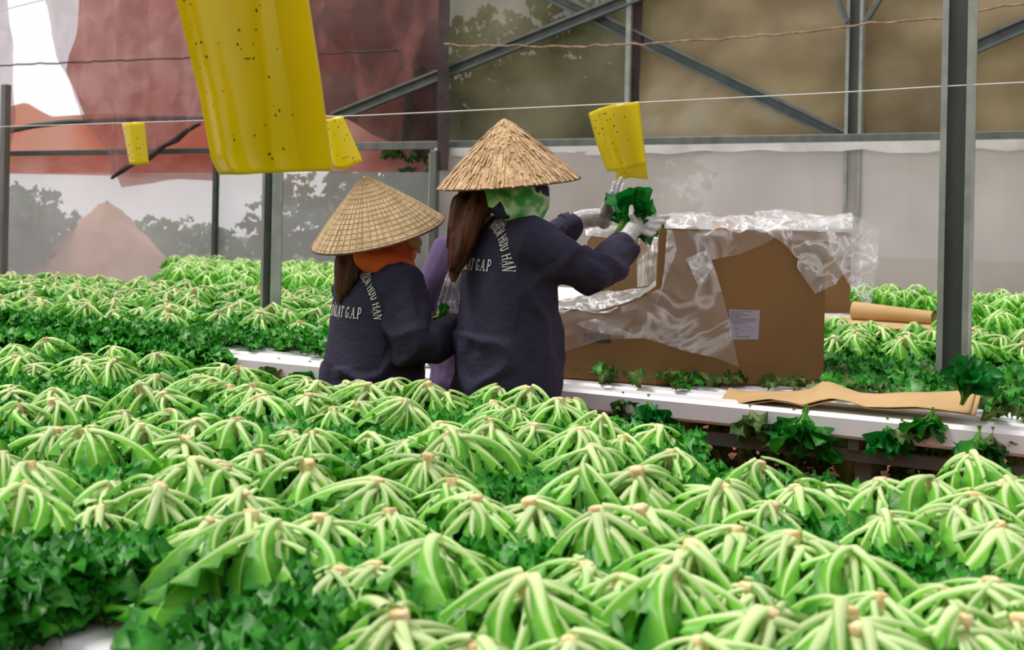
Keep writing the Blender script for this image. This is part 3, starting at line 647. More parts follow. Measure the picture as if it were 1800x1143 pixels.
# ------------------------------------------------------------------ people
PROT = math.atan2(0.425, 0.905)
def make_person(px, py, d, dz, label, jacket_mat, right_arm, left_arm, head, rot=PROT, rings=None, sleeve=(0.075, 0.066, 0.056), lean=0.0):
    base = P(px, py, d); root = empty('person', (base.x, base.y, 0), rot)
    inv = root.matrix_basis.inverted(); loc = lambda p: inv @ Vector(p)
    rings = rings or [(0, 0, .72, .165, .205), (0, 0, .80, .178, .215), (0, 0, .95, .175, .210), (0, 0, 1.08, .158, .200), (0, 0, 1.20, .150, .205), (0, 0, 1.29, .135, .200), (0, 0, 1.345, .11, .175), (.005, 0, 1.385, .085, .12), (.01, 0, 1.415, .066, .072)]
    rings = [(cx + lean * (z - 0.72), cy, z + dz * (z - .2) / 1.0, ax, ay) for cx, cy, z, ax, ay in rings]
    hc = loc(head); zt = rings[-1][2]
    RA, LA = [loc(p) for p in right_arm], [loc(p) for p in left_arm]
    # body: one surface
    bm = bmesh.new()
    loft(bm, [(cx, cy, z, ax * .86, ay * .86) for cx, cy, z, ax, ay in rings[1:]])
    capsule(bm, [(Vector((rings[-2][0], 0, rings[-2][2] - .05)), .055), (Vector((hc.x - .015, hc.y, hc.z - .05)), .05)])
    ellipsoid(bm, hc, .098, .076, .118)
    ellipsoid(bm, hc + Vector((.045, 0, -.065)), .05, .05, .05)
    capsule(bm, [(hc + Vector((.09, 0, .01)), .010), (hc + Vector((.112, 0, -.025)), .014)])
    for s in (-1, 1): ellipsoid(bm, hc + Vector((-.005, s * .078, -.01)), .022, .012, .032)
    ellipsoid(bm, hc + Vector((.092, 0, -.062)), .012, .026, .008)
    for arm in (RA, LA): capsule(bm, [(arm[0], .05), (arm[1], .038), (arm[2], .029)]); ellipsoid(bm, arm[2] + (arm[2] - arm[1]).normalized() * .03, .03, .03, .03)
    zh = rings[1][2]
    for s in (-1, 1):
        capsule(bm, [(Vector((0, s * .09, zh)), .085), (Vector((.03, s * .10, zh * .52)), .058), (Vector((-.01, s * .10, .10)), .042)])
        capsule(bm, [(Vector((-.03, s * .10, .045)), .038), (Vector((.14, s * .11, .035)), .032)])
    body = obj('body', remeshed(bm, .011, 5), root, 'skin')
    for s in (-1, 1):
        bm = bmesh.new(); ellipsoid(bm, hc + Vector((.086, s * .032, .012)), .012, .014, .009); obj('eye', bm, root, 'eye', True)
    # jacket
    bm = bmesh.new(); loft(bm, rings)
    for arm in (RA, LA):
        a0 = arm[0]; e = arm[1]; w = arm[2]; cf = w + (e - w).normalized() * .02
        sh = Vector((rings[-4][0], a0.y * .55, a0.z - .01))
        capsule(bm, [(sh, .10), (a0, sleeve[0] * 1.12), (a0.lerp(e, .5), sleeve[0]), (e, sleeve[1]), (e.lerp(cf, .6), sleeve[1] * .95), (cf, sleeve[2])])
    me = remeshed(bm, .0085, 9)
    def folds(p):
        q = Vector((p.x * 5, p.y * 5, p.z * 3.2)); r = ridge(q + Vector((px * .01, 0, p.z * 2)), 1.1)
        if p.x < -.03 and abs(p.y) < .19 and 1.0 + dz < p.z: return .003 * noise.noise(p * 9)
        return .012 * noise.noise(q * 1.3) + .034 * max(0, r - .45) * (1 if p.z < zt - .1 else .4) - .004 + .004 * noise.noise(p * 22)
    displace(me, folds)
    jk = obj('jacket', me, root, jacket_mat); jk['label'] = 'work jacket'
    for arm in (RA, LA):
        cf = arm[2] + (arm[1] - arm[2]).normalized() * .02; dr = (arm[2] - arm[1]).normalized()
        bm = bmesh.new(); tube(bm, [cf, cf + dr * .012, cf + dr * .022], [sleeve[2] * .98, sleeve[2] * .96, sleeve[2] * .8], 16); obj('cuff', bm, jk, jacket_mat, True)
    # trousers and boots
    bm = bmesh.new()
    for s in (-1, 1): capsule(bm, [(Vector((0, s * .085, zh + .02)), .115), (Vector((.03, s * .10, zh * .52)), .085), (Vector((-.01, s * .10, .22)), .072)])
    obj('trousers', remeshed(bm, .014, 5), root, 'trouser')
    for s in (-1, 1):
        bm = bmesh.new(); capsule(bm, [(Vector((-.01, s * .10, .30)), .075), (Vector((-.015, s * .10, .08)), .062)]); capsule(bm, [(Vector((-.03, s * .10, .05)), .05), (Vector((.15, s * .115, .042)), .042)])
        obj('boot', remeshed(bm, .012, 4), root, 'boot')
    tag(root, label, 'person')
    return root, loc, hc, jk, rings
def back_print(root, jk, zc, rad, em, words_low, low_c, words_arc, ang0, ang1, low_em=None):
    me = jk.data; bvh = BVHTree.FromPolygons([v.co for v in me.vertices], [p.vertices[:] for p in me.polygons])
    def hit(y, z):
        h = bvh.ray_cast(Vector((-1.0, y, z)), Vector((1, 0, 0)))
        return None if h[0] is None else h[0] + Vector((-.003, 0, 0)) + h[1] * .0025
    e2 = low_em or em; tl = text_len(words_low) * e2
    bm, _ = lettering(words_low, lambda s, t: hit(-(s * e2 - tl / 2) + low_c, zc + t * e2 * 1.45))
    obj('back_lettering', bm, jk, 'letter')['label'] = 'white serif company line'
    ta = text_len(words_arc)
    def place(s, t):
        a = math.radians(ang0 + (ang1 - ang0) * s / ta); r = rad + t * em
        return hit(-r * math.cos(a) + low_c, zc + r * math.sin(a) * 1.02)
    bm, _ = lettering(words_arc, place); obj('back_lettering', bm, jk, 'letter')['label'] = 'white serif lettering in an arc'
def hat(root, loc, centre, apex, R, style, seed=0):
    c, a = loc(centre), loc(apex); ax = a - c; H = ax.length; mt = axis_matrix(c, ax, seed)
    rngh = random.Random(seed); k = 96; n = 18
    def prof(t): return R * (t ** 0.97), H * (1 - t) + 0.006 * math.sin(math.pi * t)
    bm = bmesh.new(); rows = []
    for i in range(n + 1):
        t = max(.012, i / n); r, z = prof(t)
        rows.append([bm.verts.new((r * (1 + (.006 if style == 'b' else .003) * math.cos(j * math.pi) * t) * math.cos(2*math.pi*j/k), r * math.sin(2*math.pi*j/k), z + .0015 * noise.noise(Vector((j * .8, i * .9, seed))))) for j in range(k)])
    for i in range(n):
        for j in range(k): bm.faces.new((rows[i][j], rows[i+1][j], rows[i+1][(j+1) % k], rows[i][(j+1) % k]))
    bm.faces.new(rows[0]); bmesh.ops.recalc_face_normals(bm, faces=bm.faces)
    bmesh.ops.solidify(bm, geom=bm.faces[:], thickness=.003)
    h = obj('conical_hat', bm, root, 'straw_a' if style == 'a' else 'straw_b'); h.matrix_basis = mt; h['label'] = 'conical palm-leaf hat'
    bm = bmesh.new(); pts = [Vector((R * math.cos(2*math.pi*j/64), R * math.sin(2*math.pi*j/64), 0)) for j in range(65)]
    tube(bm, pts, .0042, 6); obj('rim_hoop', bm, h, 'hoop', True)
    bm = bmesh.new()
    if style == 'a':
        for q in range(900):
            th = rngh.uniform(0, 2 * math.pi); t0 = rngh.uniform(.03, .93); L = rngh.uniform(.10, .26); t1 = min(1.015, t0 + L); w = rngh.uniform(.0018, .0042); lift = rngh.uniform(.0015, .0065); dth = rngh.uniform(-.03, .03) / max(.2, t0)
            pr_ = []
            for t, l in ((t0, .0008), ((t0 + t1) / 2, .0015), (t1, lift)):
                r, z = prof(t); a_ = th + dth * (t - t0) * 4; e = Vector((math.cos(a_), math.sin(a_), 0)); s = Vector((-math.sin(a_), math.cos(a_), 0)); nrm = Vector((e.x * H, e.y * H, R)).normalized()
                p = e * r + Vector((0, 0, z)) + nrm * (l + .002); pr_.append((p - s * w, p + s * w))
            V = [[bm.verts.new(x) for x in y] for y in pr_]
            for i in range(2): bm.faces.new((V[i][0], V[i+1][0], V[i+1][1], V[i][1]))
        o = obj('straw_strips', bm, h, 'straw_a'); o['kind'] = 'stuff'
    else:
        for q in range(54):
            th = 2 * math.pi * (q + rngh.uniform(-.15, .15)) / 54; w0 = rngh.uniform(.0012, .0024); V = []
            for i in range(9):
                t = .03 + .97 * i / 8; r, z = prof(t); e = Vector((math.cos(th), math.sin(th), 0)); s = Vector((-math.sin(th), math.cos(th), 0)); nrm = Vector((e.x * H, e.y * H, R)).normalized(); p = e * r + Vector((0, 0, z)) + nrm * .0022; w = w0 * (.35 + .65 * t)
                V.append((bm.verts.new(p - s * w), bm.verts.new(p + nrm * .0012), bm.verts.new(p + s * w)))
            for i in range(8):
                for j in range(2): bm.faces.new((V[i][j], V[i+1][j], V[i+1][j+1], V[i][j+1]))
        o = obj('leaf_seams', bm, h, 'straw_seam'); o['kind'] = 'stuff'
        bm = bmesh.new()
        for q in range(15):  # raised rings on the outside imitate shadows of the hoops inside
            t = (q + 1) / 15.6; r, z = prof(t); nz = R / math.hypot(R, H) * .0012
            tube(bm, [Vector(((r + .0006) * math.cos(2*math.pi*j/48), (r + .0006) * math.sin(2*math.pi*j/48), z + nz)) for j in range(49)], .0011, 4)
        o = obj('hoop_shadow_rings', bm, h, 'straw_b'); o['kind'] = 'stuff'
    return h
def blob_part(name, root, chains, m, voxel, smooth=5, fold=None, ells=()):
    bm = bmesh.new()
    for c in chains: capsule(bm, c)
    for e in ells: ellipsoid(bm, *e)
    me = remeshed(bm, voxel, smooth)
    if fold: displace(me, fold)
    return obj(name, me, root, m)
def hairfn(p): return .004 * noise.noise(Vector((p.x * 70, p.y * 70, p.z * 7))) + .006 * noise.noise(Vector((p.x * 28, p.y * 28, p.z * 4)))

# --- the tall woman
RA = [P(930, 425, 4.40), P(1042, 482, 4.47), P(1094, 432, 4.66)]
LA = [P(858, 424, 4.70), P(938, 452, 4.86), P(1005, 393, 4.91)]
tall, loc, hc, jk, rg = make_person(893, 550, 4.55, 0.0, 'taller woman in a navy jacket, white gloves and green printed scarf, packing lettuce', 'navy', RA, LA, P(908, 340, 4.55), sleeve=(.086, .076, .060), rot=math.radians(28))
back_print(tall, jk, 1.222, .145, .030, 'ĐÀLẠT G.A.P', -.012, 'NHIỆM HỮU HẠN', 84, 0, .027)
hat(tall, loc, P(895, 322, 4.55), P(886, 207, 4.53), .2515, 'a', 3)
blob_part('hair', tall, [[(loc(P(868, 325, 4.57)), .075), (loc(P(838, 345, 4.56)), .068), (loc(P(822, 385, 4.52)), .058), (loc(P(812, 425, 4.49)), .05), (loc(P(803, 460, 4.47)), .034), (loc(P(797, 492, 4.46)), .010)],
    [(loc(P(850, 350, 4.50)), .05), (loc(P(826, 400, 4.45)), .036), (loc(P(806, 448, 4.44)), .024), (loc(P(792, 474, 4.44)), .008)], [(loc(P(812, 360, 4.52)), .04), (loc(P(797, 405, 4.50)), .028), (loc(P(785, 435, 4.5)), .008)]], 'hair', .006, 4, hairfn)
def clothfold(p): return .005 * noise.noise(p * 26) + .006 * max(0, ridge(p, 9) - .6)
blob_part('headscarf', tall, [[(loc(P(862, 345, 4.50)), .05), (loc(P(895, 368, 4.46)), .045), (loc(P(932, 385, 4.49)), .034)], [(loc(P(915, 352, 4.50)), .075), (loc(P(926, 372, 4.52)), .055), (loc(P(934, 388, 4.52)), .03)]], 'scarf', .007, 4, clothfold,
    [(hc + Vector((.012, 0, -.015)), .114, .098, .115), (hc + Vector((.055, 0, -.045)), .062, .072, .065)])
def glove(root, loc, wrist, cuffd, palm, fingers, thumb, label):
    bm = bmesh.new(); capsule(bm, [(loc(p), r) for p, r in wrist], 14)
    for c, r, mt in palm: ellipsoid(bm, loc(c), *r, mtx=mt)
    for f in fingers: capsule(bm, [(loc(p), r) for p, r in f], 10)
    capsule(bm, [(loc(p), r) for p, r in thumb], 10)
    me = remeshed(bm, .0032, 3)
    g = obj('glove', me, root, 'glove'); g['label'] = label
    a = loc(wrist[0][0]); d = loc(wrist[1][0]) - a
    bm = bmesh.new(); s, u = frame_of(d); r = wrist[0][1] * 1.04
    tube(bm, [a + (s * math.cos(t * .2618) + u * math.sin(t * .2618)) * r for t in range(25)], .003, 5); obj('rolled_cuff', bm, g, 'glove', True)
    return g
# near (right) hand: palm under the lettuce, fingers reaching right, thumb up
glove(tall, loc, [(P(1101, 419, 4.668), .031), (P(1108, 410, 4.68), .031), (P(1114, 402, 4.69), .032)], None,
    [(P(1124, 396, 4.70), (.040, .024, .036), None), (P(1135, 396, 4.71), (.032, .022, .034), None)],
    [[(P(1138, 386, 4.725), .0125), (P(1156, 383, 4.745), .0112), (P(1174, 381, 4.765), .0085)],
     [(P(1140, 392, 4.70), .0125), (P(1155, 391, 4.715), .0112), (P(1167, 390, 4.74), .0088)],
     [(P(1139, 400, 4.685), .012), (P(1150, 402, 4.695), .0108), (P(1159, 398, 4.72), .0085)],
     [(P(1134, 409, 4.675), .0112), (P(1143, 413, 4.68), .010), (P(1151, 409, 4.70), .008)]],
    [(P(1118, 394, 4.68), .0155), (P(1110, 378, 4.675), .0125), (P(1110, 364, 4.685), .0095)], 'white latex glove under the lettuce')
# far (left) hand: bent up at the wrist, palm towards the lettuce
glove(tall, loc, [(P(1007, 391, 4.90), .036), (P(1028, 384, 4.905), .036), (P(1050, 382, 4.91), .035)], None,
    [(P(1062, 384, 4.915), (.030, .034, .042), None), (P(1068, 372, 4.92), (.022, .034, .036), None)],
    [[(P(1070, 368, 4.885), .0118), (P(1075, 345, 4.88), .0105), (P(1080, 322, 4.885), .0085)],
     [(P(1074, 364, 4.91), .0122), (P(1083, 340, 4.91), .011), (P(1092, 314, 4.915), .0088)],
     [(P(1076, 366, 4.935), .0118), (P(1087, 346, 4.94), .0108), (P(1096, 325, 4.95), .0085)],
     [(P(1076, 376, 4.955), .011), (P(1086, 360, 4.965), .0098), (P(1093, 343, 4.975), .0078)]],
    [(P(1060, 374, 4.88), .015), (P(1067, 354, 4.865), .0118), (P(1076, 337, 4.86), .009)], 'white latex glove with raised fingers')
bunch('lettuce', P(1082, 409, 4.74), P(1150, 345, 4.80) - P(1082, 409, 4.74), 30, 1.0, 'dark green curly lettuce held up in white gloves', spread=.42, seed=19)

# --- the smaller woman
RA = [P(705, 500, 4.60), P(722, 612, 4.52), P(800, 582, 4.66)]
LA = [P(622, 505, 4.90), P(690, 590, 5.02), P(762, 574, 5.0)]
low, loc, hc, jk, rg = make_person(657, 560, 4.75, -0.145, 'smaller woman in a navy jacket and orange headscarf, bending over her hands', 'navy', RA, LA, P(682, 428, 4.75), sleeve=(.084, .080, .060), lean=.03, rot=math.radians(35))
back_print(low, jk, 1.035, .145, .030, 'ĐÀLẠT G.A.P', -.02, 'NHIỆM HỮU HẠN', 84, 0, .027)
hat(low, loc, P(664, 409, 4.75), P(640, 309, 4.70), .249, 'b', 5)
blob_part('hair', low, [[(loc(P(640, 425, 4.76)), .07), (loc(P(612, 445, 4.74)), .055), (loc(P(605, 480, 4.70)), .042), (loc(P(602, 510, 4.69)), .03), (loc(P(598, 532, 4.69)), .008)], [(loc(P(625, 455, 4.68)), .035), (loc(P(618, 490, 4.66)), .026), (loc(P(606, 518, 4.66)), .008)]], 'hair', .006, 4, hairfn)
blob_part('headscarf', low, [[(loc(P(640, 452, 4.68)), .05), (loc(P(672, 462, 4.64)), .052), (loc(P(700, 468, 4.66)), .048), (loc(P(722, 480, 4.69)), .03), (loc(P(731, 500, 4.70)), .010)], [(loc(P(690, 445, 4.72)), .08), (loc(P(705, 465, 4.72)), .058), (loc(P(722, 486, 4.72)), .028)]], 'orange', .007, 4, clothfold,
    [(hc + Vector((0, 0, -.01)), .112, .098, .118)])
blob_part('face_mask', low, [[(loc(P(722, 424, 4.72)), .030), (loc(P(732, 428, 4.72)), .024)], [(loc(P(735, 428, 4.71)), .012), (loc(P(737, 443, 4.71)), .010)]], 'tan', .005, 3, clothfold)['label'] = 'tan cloth mask'
blob_part('hand', low, [[(loc(P(764, 570, 4.99)), .026), (loc(P(776, 565, 4.99)), .026)], [(loc(P(776, 560, 4.97)), .009), (loc(P(786, 556, 4.97)), .0085), (loc(P(792, 560, 4.975)), .007)], [(loc(P(778, 564, 4.97)), .009), (loc(P(789, 563, 4.96)), .0085), (loc(P(794, 567, 4.965)), .007)], [(loc(P(778, 569, 4.97)), .009), (loc(P(788, 570, 4.96)), .008), (loc(P(792, 574, 4.965)), .007)], [(loc(P(776, 574, 4.98)), .008), (loc(P(784, 577, 4.97)), .0075), (loc(P(788, 579, 4.97)), .0065)], [(loc(P(768, 561, 4.97)), .010), (loc(P(772, 552, 4.96)), .0085), (loc(P(779, 549, 4.96)), .007)]], 'skin', .0032, 3)
blob_part('hand', low, [[(loc(P(802, 580, 4.67)), .026), (loc(P(816, 574, 4.70)), .026)]] + [[(loc(P(818, 566 + 6 * i, 4.71)), .009), (loc(P(830, 564 + 6 * i, 4.73)), .0085), (loc(P(838, 566 + 6 * i, 4.75)), .007)] for i in range(4)] + [[(loc(P(808, 571, 4.68)), .010), (loc(P(814, 560, 4.70)), .008), (loc(P(822, 556, 4.72)), .007)]], 'skin', .0032, 3)
bunch('lettuce_leaf', P(758, 560, 4.95), P(796, 552, 4.94) - P(758, 560, 4.95), 4, .48, 'small pale green leaf pinched by the smaller woman', 'litter', .35, 3)

# --- the third worker behind the tall woman
RA = [P(786, 452, 5.10), P(752, 545, 5.06), P(800, 600, 5.10)]
LA = [P(868, 452, 5.42), P(905, 545, 5.50), P(940, 560, 5.52)]
third, loc, hc, jk, rg = make_person(842, 560, 5.28, -0.10, 'worker in a lilac jacket, mostly hidden behind the taller woman', 'lilac', RA, LA, P(855, 372, 5.28), sleeve=(.080, .070, .056))
blob_part('hair', third, [[(hc + Vector((-.02, 0, .05)), .09), (hc + Vector((-.06, 0, -.04)), .07), (hc + Vector((-.085, 0, -.14)), .035)]], 'hair', .008, 4, hairfn)
def relaxed_hand(root, loc, wrist, elbow, side):
    """slightly curled bare hand past the cuff"""
    w, e = loc(wrist), loc(elbow); d = (w - e).normalized(); s, u = frame_of(d); s = s * side
    ch = [[(w + d * .01, .024), (w + d * .055, .027)], [(w + d * .05 + s * .014, .022), (w + d * .075 - s * .014, .022)]]
    for k, (o, L) in enumerate(((.026, .066), (.009, .076), (-.008, .070), (-.024, .054))):
        b = w + d * .085 + s * o; ch.append([(b, .0095), (b + d * L * .55 - u * .010, .0085), (b + d * L * .9 - u * .034, .007)])
    t = w + d * .035 + s * .026; ch.append([(t, .0115), (t + d * .028 + s * .018, .0095), (t + d * .055 + s * .020 - u * .012, .0075)])
    return blob_part('hand', root, ch, 'skin', .0035, 3)
relaxed_hand(third, loc, RA[2], RA[1], 1); relaxed_hand(third, loc, LA[2], LA[1], -1)
# ------------------------------------------------------------------ cartons
def carton_panel(name, root, base, z0, tops, m='carton', th=.006, label=None):
    """upright panel between ground points base[0]..base[1] with a top outline of (t, z)"""
    A, B = Vector((*base[0], 0)), Vector((*base[1], 0)); d = (B - A); n = Vector((-d.y, d.x, 0)).normalized()
    bm = bmesh.new(); pts = [A.copy(), B.copy()] + [A + d * t for t, z in reversed(tops)]; zs = [z0, z0] + [z for t, z in reversed(tops)]
    f = []
    for s in (0, 1): f.append([bm.verts.new(Vector((p.x, p.y, z)) + n * th * s) for p, z in zip(pts, zs)])
    bm.faces.new(f[0][::-1]); bm.faces.new(f[1]); k = len(pts)
    for i in range(k): bm.faces.new((f[0][i], f[0][(i+1) % k], f[1][(i+1) % k], f[1][i]))
    bmesh.ops.recalc_face_normals(bm, faces=bm.faces)
    o = obj(name, bm, None, m); to_parent(o, root)
    if label: o['label'] = label
    return o
C_, R_, BR, BL, L_ = (.62, 5.43), (1.352, 5.54), (1.30, 6.16), (.36, 6.15), (.10, 5.66)
ctn = tag(empty('carton', (.7, 5.8, ZT)), 'large open brown carton with a white sticker and clear plastic liner', 'carton')
ZC = 1.375
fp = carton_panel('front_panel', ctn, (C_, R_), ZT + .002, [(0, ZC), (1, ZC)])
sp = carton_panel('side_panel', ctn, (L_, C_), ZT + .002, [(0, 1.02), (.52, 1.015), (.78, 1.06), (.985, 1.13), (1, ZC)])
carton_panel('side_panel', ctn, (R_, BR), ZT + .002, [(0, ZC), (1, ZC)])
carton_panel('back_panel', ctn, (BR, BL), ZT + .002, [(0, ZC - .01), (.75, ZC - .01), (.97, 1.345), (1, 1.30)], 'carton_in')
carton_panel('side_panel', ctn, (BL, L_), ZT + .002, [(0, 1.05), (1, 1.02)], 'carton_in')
bm = bmesh.new(); vv = [bm.verts.new((*p, ZT + .003)) for p in (C_, R_, BR, BL, L_)]; bm.faces.new(vv); r = bmesh.ops.extrude_face_region(bm, geom=bm.faces[:]); bmesh.ops.translate(bm, vec=(0, 0, .006), verts=[v for v in r['geom'] if isinstance(v, bmesh.types.BMVert)]); o = obj('base_panel', bm, None, 'carton'); to_parent(o, ctn)
def vplane(A, B, off):
    A, B = Vector((*A, 0)), Vector((*B, 0)); d = (B - A).normalized(); n = Vector((d.y, -d.x, 0)); o = A + n * off
    def f(x, y):
        u, v = unroll(x, y); r = Vector((u, 1, 0)); t = o.dot(n) / r.dot(n); return P(x, y, t)
    return f
FF = lambda off: vplane(C_, R_, off); LF = lambda off: vplane(L_, C_, off)
# inner flap seen over the top
bm = gridmesh(coons([P(1252, 390, 5.75), P(1292, 390, 5.76)], [P(1252, 404, 5.62), P(1292, 404, 5.63)], nu=4, nv=4), None, .004); o = obj('flap', bm, None, 'carton_in'); to_parent(o, ctn)
# sticker with its printed lines
f0, f1 = FF(.003), FF(.0045)
q = [f0(1281, 544), f0(1336, 545.5), f0(1333, 597), f0(1283, 597)]
bm = bmesh.new(); bm.faces.new([bm.verts.new(p) for p in q]); bmesh.ops.solidify(bm, geom=bm.faces[:], thickness=.0008); st = obj('sticker', bm, None, 'label'); to_parent(st, ctn); st['label'] = 'white shipping sticker with small printed lines'
rgl = random.Random(4); bk, bvi = bmesh.new(), bmesh.new()
for row, (x0, x1, vio) in enumerate([(1283, 1320, 0), (1283, 1307, 0), (1283, 1316, 0), (1283, 1302, 0), (1284, 1329, 0), (1286, 1328, 0), (1288, 1311, 0), (1292, 1296, 0), (1290, 1321, 1), (1292, 1299, 0), (1292, 1327, 1), (1293, 1297, 0), (1293, 1299, 0), (1294, 1319, 0)]):
    y = 546.8 + row * 3.45; x = x0
    while x < x1:
        w = min(x1 - x, rgl.choice((1.1, 1.6, 2.4, 3.2))); b_ = bvi if vio else bk
        b_.faces.new([b_.verts.new(f1(*p)) for p in ((x, y), (x + w, y), (x + w, y + 1.15), (x, y + 1.15))]); x += w + .55
for b_, m in ((bk, 'ink'), (bvi, 'ink_violet')): o = obj('printed_lines', b_, None, m); to_parent(o, st); o['kind'] = 'stuff'
# dark printed block on the side panel
l1 = LF(.002); bm = bmesh.new(); x = 1026.0
for w in (5, 3, 7, 4, 6, 5, 7):
    bm.faces.new([bm.verts.new(l1(*p)) for p in ((x, 586), (x + w, 586.5), (x + w, 603), (x, 602.5))]); x += w + 1.6
o = obj('dark_print', bm, None, 'faint_print'); to_parent(o, ctn); o['kind'] = 'stuff'
# greens inside
rngp = random.Random(77)
for i, (x, y, s) in enumerate(((1138, 520, .75), (1118, 535, .6), (1160, 530, .7))):
    p = P(x, y, 5.85); p.z = .93
    bunch('lettuce', p, (rngp.uniform(-.2, .2), -.2, 1), 12, s * 1.15, ('curly lettuce packed upright in the open carton, tallest', 'small curly lettuce in the carton nearest the tall woman', 'curly lettuce in the carton against its front panel')[i], seed=60 + i)
parts = []
for i in range(500):
    u, v = rngp.random(), rngp.random(); p = Vector((.30 + .95 * u, 5.68 + .42 * v, ZT + .03 + .21 * rngp.random()))
    if p.x < .5 and p.y < 5.72: continue
    parts.append((rngp.choice(LIT), Matrix.Translation(p) @ Matrix.Rotation(rngp.uniform(0, 6.28), 4, 'Z') @ Matrix.Rotation(rngp.uniform(-.8, .8), 4, 'X') @ Matrix.Diagonal((1.4, 1.4, 1.4, 1))))
tag(obj('packed_greens', merge(parts, 'packed_greens', 'litter')), 'loose greens filling the open carton', 'leaves', kind='stuff')

# liner film
def film(parent, top, bottom, left=None, right=None, m='film', amp=.012, sc=7, nu=36, nv=28, name='liner', pleat=0.0, nrm=Vector((0, -1, 0))):
    g = coons(top, bottom, left, right, nu, nv)
    def dsp(u, v, p):
        e = min(1, 4 * v + .15)
        w = amp * (noise.noise(p * sc) + 1.6 * max(0, ridge(p + Vector((3, 1, 2)), sc * .5) - .4) + 1.0 * max(0, ridge(p + Vector((7, 4, 2)), sc * 1.2) - .5) + .5 * noise.noise(p * sc * 2.3)) * e
        return nrm * (w + pleat * math.sin(u * 40 + 4 * noise.noise(p * 5)))
    o = obj(name, gridmesh(g, dsp), None, m, smooth=False); to_parent(o, parent); return o
ff, lf = FF(.022), LF(.022)
def fl(x, y): return ff(x, y) if x > 1163 else lf(x, y)
mp_ = lambda L: [fl(*p) for p in L]
film(ctn, mp_([(978, 546), (1030, 546), (1071, 547), (1120, 528), (1164, 505), (1171, 440), (1173, 404), (1205, 404), (1236, 410)]), mp_([(992, 618), (1060, 596), (1130, 594), (1200, 616), (1260, 630), (1298, 645)]), mp_([(978, 546), (984, 585), (992, 618)]), mp_([(1236, 410), (1250, 455), (1268, 510), (1283, 570), (1298, 645)]), amp=.014, nu=60, nv=44)
film(ctn, mp_([(1205, 402), (1290, 404), (1372, 406)]), mp_([(1232, 446), (1252, 457), (1300, 447), (1340, 430), (1374, 412)]), amp=.012)
film(ctn, mp_([(1345, 408), (1400, 399), (1456, 404), (1500, 424)]), mp_([(1400, 470), (1420, 500), (1432, 517), (1470, 500), (1496, 462)]), mp_([(1345, 408), (1380, 430), (1402, 456), (1400, 470)]), mp_([(1500, 424), (1503, 440), (1496, 462)]), amp=.018, m='filmfold')
film(ctn, [P(1170, 378, 5.75), P(1215, 372, 5.8), P(1260, 383, 5.75), P(1310, 380, 5.8), P(1380, 386, 5.8), P(1455, 384, 5.85)], mp_([(1172, 408), (1230, 410), (1300, 408), (1380, 408), (1456, 412)]), m='filmfold', amp=.03, sc=9, nu=60, nv=14, nrm=Vector((0, -.4, .9)))
film(ctn, [P(1028, 404, 6.12), P(1060, 396, 6.1), P(1110, 398, 6.1), P(1166, 388, 6.0)], [P(1030, 414, 6.06), P(1090, 420, 6.05), P(1166, 420, 5.9)], m='filmfold', amp=.02, sc=9, nu=40, nv=8)
film(ctn, [P(1120, 412, 6.06), P(1168, 404, 5.9)], [P(1120, 505, 5.95), P(1164, 500, 5.6)], m='film', amp=.02, sc=8, nu=16, nv=30, pleat=.008)
film(ctn, [P(972, 517, 5.82), P(1030, 514, 5.84), P(1090, 512, 5.82), P(1140, 505, 5.75), P(1164, 488, 5.6)], mp_([(976, 548), (1030, 547), (1071, 549), (1120, 530), (1166, 507)]), m='filmfold', amp=.022, sc=9, nu=50, nv=16, nrm=Vector((0, -.5, .8)))
film(ctn, [lf(1012, 568) + Vector((0, -.03, 0)), lf(1045, 559) + Vector((0, -.035, 0)), lf(1075, 571) + Vector((0, -.03, 0)), lf(1112, 588)], [lf(1014, 572), lf(1040, 581) + Vector((0, -.03, 0)), lf(1070, 588) + Vector((0, -.03, 0)), lf(1112, 591)], m='filmfold', amp=.008, sc=12, nu=24, nv=8)
film(ctn, mp_([(1166, 505), (1172, 404), (1182, 404)]), mp_([(1150, 540), (1166, 500), (1190, 440)]), m='filmfold', amp=.01, sc=12, nu=24, nv=8)
film(ctn, mp_([(1205, 455), (1240, 440)]), mp_([(1228, 505), (1252, 470)]), m='filmfold', amp=.016, sc=10, nu=14, nv=16)

# carton on the far bench
fc = tag(empty('carton', P(1411, 470, 10.3) * 1), 'smaller-looking brown carton standing farther back behind the open one', 'carton'); fc.location.z = ZT
x0, x1, d0 = P(1330, 470, 10.02), P(1496, 470, 10.02), .55
Q = [(x0.x, 10.0), (x1.x, 10.03), (x1.x + .02, 10.6), (x0.x + .02, 10.6)]
for i in range(4): carton_panel(('front_panel', 'side_panel', 'back_panel', 'side_panel')[i], fc, (Q[i], Q[(i+1) % 4]), ZT + .01, [(0, 1.35), (1, 1.35)])
film(fc, [P(1448, 392, 9.97), P(1475, 376, 9.97), P(1510, 382, 9.95), P(1546, 402, 9.95)], [P(1462, 452, 9.95), P(1485, 490, 9.93), P(1507, 525, 9.93), P(1527, 543, 9.93)], None, [P(1546, 402, 9.95), P(1543, 440, 9.93), P(1535, 500, 9.92), P(1527, 543, 9.93)], m='filmfold', amp=.05, sc=4, nu=30, nv=36)
film(fc, [P(1326, 372, 10.25), P(1370, 368, 10.25), P(1450, 380, 10.25), P(1496, 374, 10.25)], [P(1326, 402, 9.98), P(1400, 404, 9.98), P(1496, 402, 9.98)], m='filmfold', amp=.06, sc=4, nu=50, nv=10)

